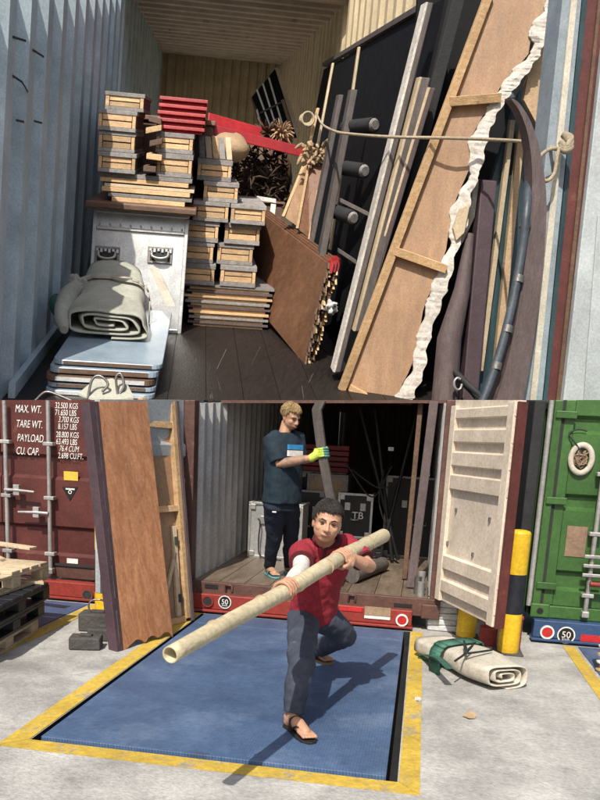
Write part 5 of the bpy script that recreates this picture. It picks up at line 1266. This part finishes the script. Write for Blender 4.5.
def sandal(parent, heel, toe, mt, sole, strap=True):
    heel, toe = V(heel), V(toe); d = unit(toe - heel); s_ = V((-d.y, d.x, 0)); L_ = (toe - heel).length
    t = part('sandal', sole, parent, lambda m: m.prism([heel - d * .03 + d * (L_ + .055) * q + s_ * w_ + Z1 * .002 for q, w_ in ((0, -.02), (.06, -.036), (.35, -.036), (.65, -.048), (.85, -.046), (.98, -.02), (1, .0), (.98, .03), (.85, .05), (.65, .048), (.35, .036), (.06, .036), (0, .02))], (0, 0, .018)), .004)
    def st(m):
        k = heel.lerp(toe, .80) + s_ * .012 + Z1 * .045
        for q in (-1, 1): m.tube(smooth_path([k, heel.lerp(toe, .6) + s_ * q * .035 + Z1 * .068, heel.lerp(toe, .42) + s_ * q * .047 + Z1 * .025], 4), .008, 6, flat=.6)
        if strap:
            m.tube(smooth_path([heel.lerp(toe, .38) + s_ * .045 + Z1 * .03, heel.lerp(toe, .30) + s_ * .034 + Z1 * .088, heel.lerp(toe, .30) - s_ * .034 + Z1 * .088, heel.lerp(toe, .38) - s_ * .045 + Z1 * .03], 4), .009, 6, flat=.6)
    part('strap', mt, t, st)

# ------------------------------------------------------------------ man in the red polo, lunging
def man_red():
    P = lambda px, py, y: gy(px, py, y)
    heelR, toeR = gz(289, 728), gz(310, 744); heelL, toeL = gz(313, 659), gz(329, 665)
    hipR, hipL = P(303, 620, 4.68), P(325, 618, 4.78)
    kneeR, ankR = P(301, 668, 4.10), heelR.lerp(toeR, .15) + Z1 * .085
    kneeL, ankL = P(346, 636, 4.95), heelL.lerp(toeL, .12) + Z1 * .08
    pel = P(313, 612, 4.74); chest = P(322, 575, 4.64); shc = P(325, 551, 4.56)
    shR, shL = P(302, 552, 4.48), P(347, 545, 4.62)
    hc = P(327, 523, 4.38)
    tr, hr = pole_at(286); tl, hl = pole_at(341)
    fdv = unit((CAM + V((.25, 0, -.55))) - hc); hup = unit(V((.10, .25, 1)))
    elR = P(301, 570, 4.14); elL = P(370, 567, 4.50)
    wrR = hr + unit(elR - hr) * .085 ; wrL = hl + unit(elL - hl) * .10 + Z1 * .02
    t = thing('person', 'man in red polo and jeans lunging with a bamboo pole', 'person', (heelR + heelL) / 2)
    m = MB()
    c, fd, up, rt = add_head(m, hc, fdv, hup, 1.08)
    m.tube([hc - up * .06 - fd * .02, shc + Z1 * .03, chest], [.056, .060, .10], 12)
    m.loft([ring_e(pel, X1 * .10, Y1 * .08), ring_e(chest, X1 * .10, Y1 * .08), ring_e(shc, X1 * .11, Y1 * .06)])
    for sh, el, wr, hd, tt in ((shR, elR, wrR, hr, tr), (shL, elL, wrL, hl, tl)):
        m.tube([shc.lerp(sh, .6), sh, sh.lerp(el, .5), el, el.lerp(wr, .4), wr], [.055, .055, .048, .040, .041, .029], 12, round_ends=True)
        add_hand_grip(m, hd, pd, PR(tt), wr, 1 if sh is shR else -1)
    for hip, kn, an, he, to in ((hipR, kneeR, ankR, heelR, toeR), (hipL, kneeL, ankL, heelL, toeL)):
        m.tube([pel, hip, hip.lerp(kn, .5), kn, kn.lerp(an, .35), an], [.09, .075, .066, .052, .05, .036], 12, round_ends=True)
        m.tube([an, he + Z1 * .045], [.036, .036], 10, round_ends=True); foot(m, he + Z1 * .02, to + Z1 * .02)
    body = remesh_obj(m, 'body', 'skin', t, .0042, 2)
    face_parts(t, c, fd, up, rt, 1.08)
    hair(t, 'hair_black', c, fd, up, rt, 1.08, 2, lift=.035)
    # trousers
    m = MB()
    for hip, kn, an in ((hipR, kneeR, ankR), (hipL, kneeL, ankL)):
        d = unit(an - kn)
        m.tube([pel + Z1 * .03, hip, hip.lerp(kn, .45), kn, kn.lerp(an, .4), an - d * .015], [.115, .105, .092, .078, .073, .066], 16)
    m.ell(pel, X1 * .145, Y1 * .115, Z1 * .11, 18, 12)
    remesh_obj(m, 'jeans', 'jeans', t, .009, 3, (.030, .10))
    # polo
    m = MB(); ax = unit(shc - pel); wv = unit(shL - shR); bv = unit(wv.cross(ax))
    hem = pel - ax * .03
    m.loft([ring_e(hem, wv * .160, bv * .130), ring_e(pel + ax * .10, wv * .152, bv * .122), ring_e(pel.lerp(shc, .45), wv * .150, bv * .118), ring_e(chest + ax * .03, wv * .162, bv * .120),
            ring_e(shc - ax * .03, wv * .160, bv * .105), ring_e(shc + ax * .03, wv * .115, bv * .085), ring_e(shc + ax * .065, wv * .075, bv * .07)])
    for sh, el, f in ((shR, elR, .62), (shL, elL, .70)):
        d = unit(el - sh); e = sh.lerp(el, f)
        m.tube([shc.lerp(sh, .55) , sh - ax * .015, sh.lerp(el, f * .55), e], [.085, .082, .076, .070], 16)
    remesh_obj(m, 'polo_shirt', 'polo_red', t, .008, 2, (.026, .09))
    def collar(m):
        cc = shc + ax * .070
        pts = [cc + wv * .078 * math.cos(a) + bv * .074 * math.sin(a) + ax * .012 for a in [2 * math.pi * k / 16 for k in range(17)]]
        m.tube(pts, .016, 8)
    part('collar', 'polo_trim', t, collar)
    fr_ = unit(V((CAM.x, CAM.y, 0)) - V((shc.x, shc.y, 0)))
    part('placket', 'polo_trim', t, lambda m: bar(m, shc + ax * .055 + fr_ * .080, shc - ax * .06 + fr_ * .122, wv * .022, fr_ * .006))
    for sh, el, f in ((shR, elR, .62), (shL, elL, .70)):
        e = sh.lerp(el, f); d = unit(el - sh)
        part('cuff', 'polo_trim', t, lambda m: m.tube([e - d * .006, e + d * .008], [.074, .072], 18))
    # white arm sleeve on the right arm
    m = MB(); m.tube([shR.lerp(elR, .5), elR, elR.lerp(wrR, .5), wrR.lerp(elR, .05)], [.053, .046, .047, .036], 14, round_ends=False)
    remesh_obj(m, 'arm_sleeve', 'sleeve_white', t, .007, 2)
    sandal(t, heelR, toeR, 'sandal', 'sandal'); sandal(t, heelL, toeL, 'sandal', 'sole_tan')
    e = shR.lerp(elR, .25)
    for q in (0, 1): part('sleeve_badge', 'timber_mauve', t, lambda m: m.obox(e - V((.03, .075, -.01)) + V((.02 * q, -.004, .01 * q)), X1 * .012, Y1 * .003, Z1 * .01))
    return t
man_red()

# ------------------------------------------------------------------ standing man in navy
def man_navy():
    Y0 = 6.98; P = lambda px, py, dy=0: gy(px, py, Y0 + dy)
    h1 = gz(268, 575, FZ); h2 = gz(287, 573, FZ)
    fdir = unit(V((.78, -.62, 0))); side = V((-fdir.y, fdir.x, 0))
    toe1 = h1 + unit(V((.55, -.83, 0))) * .21; toe2 = h2 + unit(V((.9, -.45, 0))) * .21
    hc = P(291, 417.5); shc = P(284, 437); chest = P(284, 456); pel = P(282, 500)
    shN, shF = P(272, 441, -.10), P(297, 439, .12)
    elN, wrN = P(279, 464, -.16), P(311, 458, -.20)
    post_c = P(323, 452, -.16)
    beam_a, beam_b = gy(333, 512, 6.86), gy(317, 412, 6.80)
    t = thing('person', 'standing man in navy shirt and pants wearing a lime glove', 'person', V(((h1.x + h2.x) / 2, (h1.y + h2.y) / 2, FZ)))
    fd = unit(V((.80, -.62, -.38))); up0 = V((.20, -.15, 1))
    m = MB(); c, fdv, up, rt = add_head(m, hc, fd, up0, 1.0)
    m.tube([hc - up * .05 - fdv * .03, shc + Z1 * .02, chest], [.052, .056, .09], 12)
    m.loft([ring_e(pel, side * .13, fdir * .09), ring_e(chest, side * .15, fdir * .09), ring_e(shc, side * .15, fdir * .07)])
    axis = unit(beam_b - beam_a); grip = P(322, 452, -.14)
    m.tube([shc.lerp(shN, .6), shN, shN.lerp(elN, .5), elN, elN.lerp(wrN, .45), wrN], [.055, .055, .05, .042, .041, .03], 12, round_ends=True)
    elF = P(300, 462, .10); wrF = P(308, 460, -.02)
    m.tube([shc.lerp(shF, .6), shF, elF, wrF], [.055, .055, .042, .03], 12, round_ends=True)
    m.ell(wrF + V((.03, -.02, 0)), X1 * .04, Y1 * .03, Z1 * .02)
    for h, toe, k in ((h1, toe1, 0), (h2, toe2, 1)):
        an = h + Z1 * .09 + (toe - h) * .1; hip = pel + side * (-.085 if k == 0 else .085)
        m.tube([pel, hip, hip.lerp(an, .5), an, h + Z1 * .05], [.08, .075, .05, .034, .034], 12, round_ends=True); foot(m, h + Z1 * .02, toe + Z1 * .02)
    remesh_obj(m, 'body', 'skin_tan', t, .007, 3)
    face_parts(t, c, fdv, up, rt, 1.0, True)
    hair(t, 'hair_blond', c, fdv, up, rt, 1.0, 5, lift=.07, sweep=.2)
    part('tattoo', 'tattoo', t, lambda m: m.tube([elN.lerp(wrN, .10), elN.lerp(wrN, .45), elN.lerp(wrN, .85)], [.0445, .043, .035], 14))
    # glove
    m = MB(); add_hand_grip(m, grip, axis, .042, wrN, 1, .022)
    m.tube([wrN, wrN.lerp(grip, .5)], [.036, .038], 10, round_ends=True)
    gl = remesh_obj(m, 'glove', 'glove', t, .006, 1)
    part('glove_fingers', 'glove_teal', t, lambda m: [m.tube([grip + axis * ((k - 1.5) * .022) + V((math.cos(a), math.sin(a), 0)) * .054 for a in (-1.0, -.5, 0.0, .5, 1.0)], .0125, 8, round_ends=True) for k in range(4)])
    # pants
    m = MB()
    for h, toe, k in ((h1, toe1, 0), (h2, toe2, 1)):
        an = h + Z1 * .085 + (toe - h) * .1; hip = pel + side * (-.085 if k == 0 else .085); kn = hip.lerp(an, .5) + fdir * .03
        m.tube([pel + side * (-.05 if k == 0 else .05) + Z1 * .06, hip - Z1 * .05, hip.lerp(kn, .6), kn, kn.lerp(an, .5), an], [.10, .105, .095, .08, .068, .052], 16)
    m.loft([ring_e(pel - Z1 * .10, side * .17, fdir * .12), ring_e(pel + Z1 * .06, side * .165, fdir * .115)])
    remesh_obj(m, 'trousers', 'pants_navy', t, .009, 3, (.028, .12))
    # tee
    m = MB(); up_ = unit(shc - pel)
    m.loft([ring_e(pel - Z1 * .03, side * .195, fdir * .15), ring_e(pel + Z1 * .12, side * .19, fdir * .145), ring_e(pel.lerp(chest, .6), side * .19, fdir * .14), ring_e(chest + Z1 * .05, side * .205, fdir * .135),
            ring_e(shc - Z1 * .035, side * .19, fdir * .11), ring_e(shc + Z1 * .01, side * .13, fdir * .085), ring_e(shc + Z1 * .035, side * .075, fdir * .07)])
    m.tube([shc.lerp(shN, .5), shN, shN.lerp(elN, .5), shN.lerp(elN, .92)], [.085, .085, .082, .08], 16)
    m.tube([shc.lerp(shF, .5), shF, shF.lerp(elF, .5), shF.lerp(elF, .9)], [.085, .085, .08, .078], 16)
    remesh_obj(m, 'tee_shirt', 'tee_navy', t, .009, 2, (.024, .11))
    cb = chest + fdir * .150 + Z1 * .06
    part('print_box', 'print_blue', t, lambda m: m.obox(cb + Z1 * .025, side * .085, fdir * .012, Z1 * .022))
    part('print_box', 'sign_white', t, lambda m: m.obox(cb - Z1 * .03, side * .085, fdir * .012, Z1 * .026))
    cw = P(274, 512, -.17); part('waist_mark', 'sign_white', t, lambda m: m.obox(cw + V((0, .03, 0)), X1 * .018, Y1 * .02, Z1 * .006))
    sandal(t, h1, toe1, 'slipper', 'slipper', False); sandal(t, h2, toe2, 'slipper', 'slipper', False)
    # the bent timber he holds
    top = gy(321, 401.5, 6.82)
    m = MB(); pts = [beam_a - axis * .3, beam_a, grip, beam_b.lerp(grip, .3), beam_b, top]
    rings = []
    foot_p = gy(338, 545, 6.95)
    for p in (V((foot_p.x + .02, foot_p.y + .1, FZ + .002)), gy(334, 515, 6.92), grip, gy(318, 420, 6.83), gy(317, 410, 6.82), top):
        rings.append([p + X1 * a * .042 + Y1 * b * .042 for a, b in ((-1, -1), (1, -1), (1, 1), (-1, 1))])
    m.loft(rings, True, False); m.build('bent_timber', 'timber_grey', bevel=.006, label='bent grey timber held upright by the man in navy', cat='timber')
man_navy()
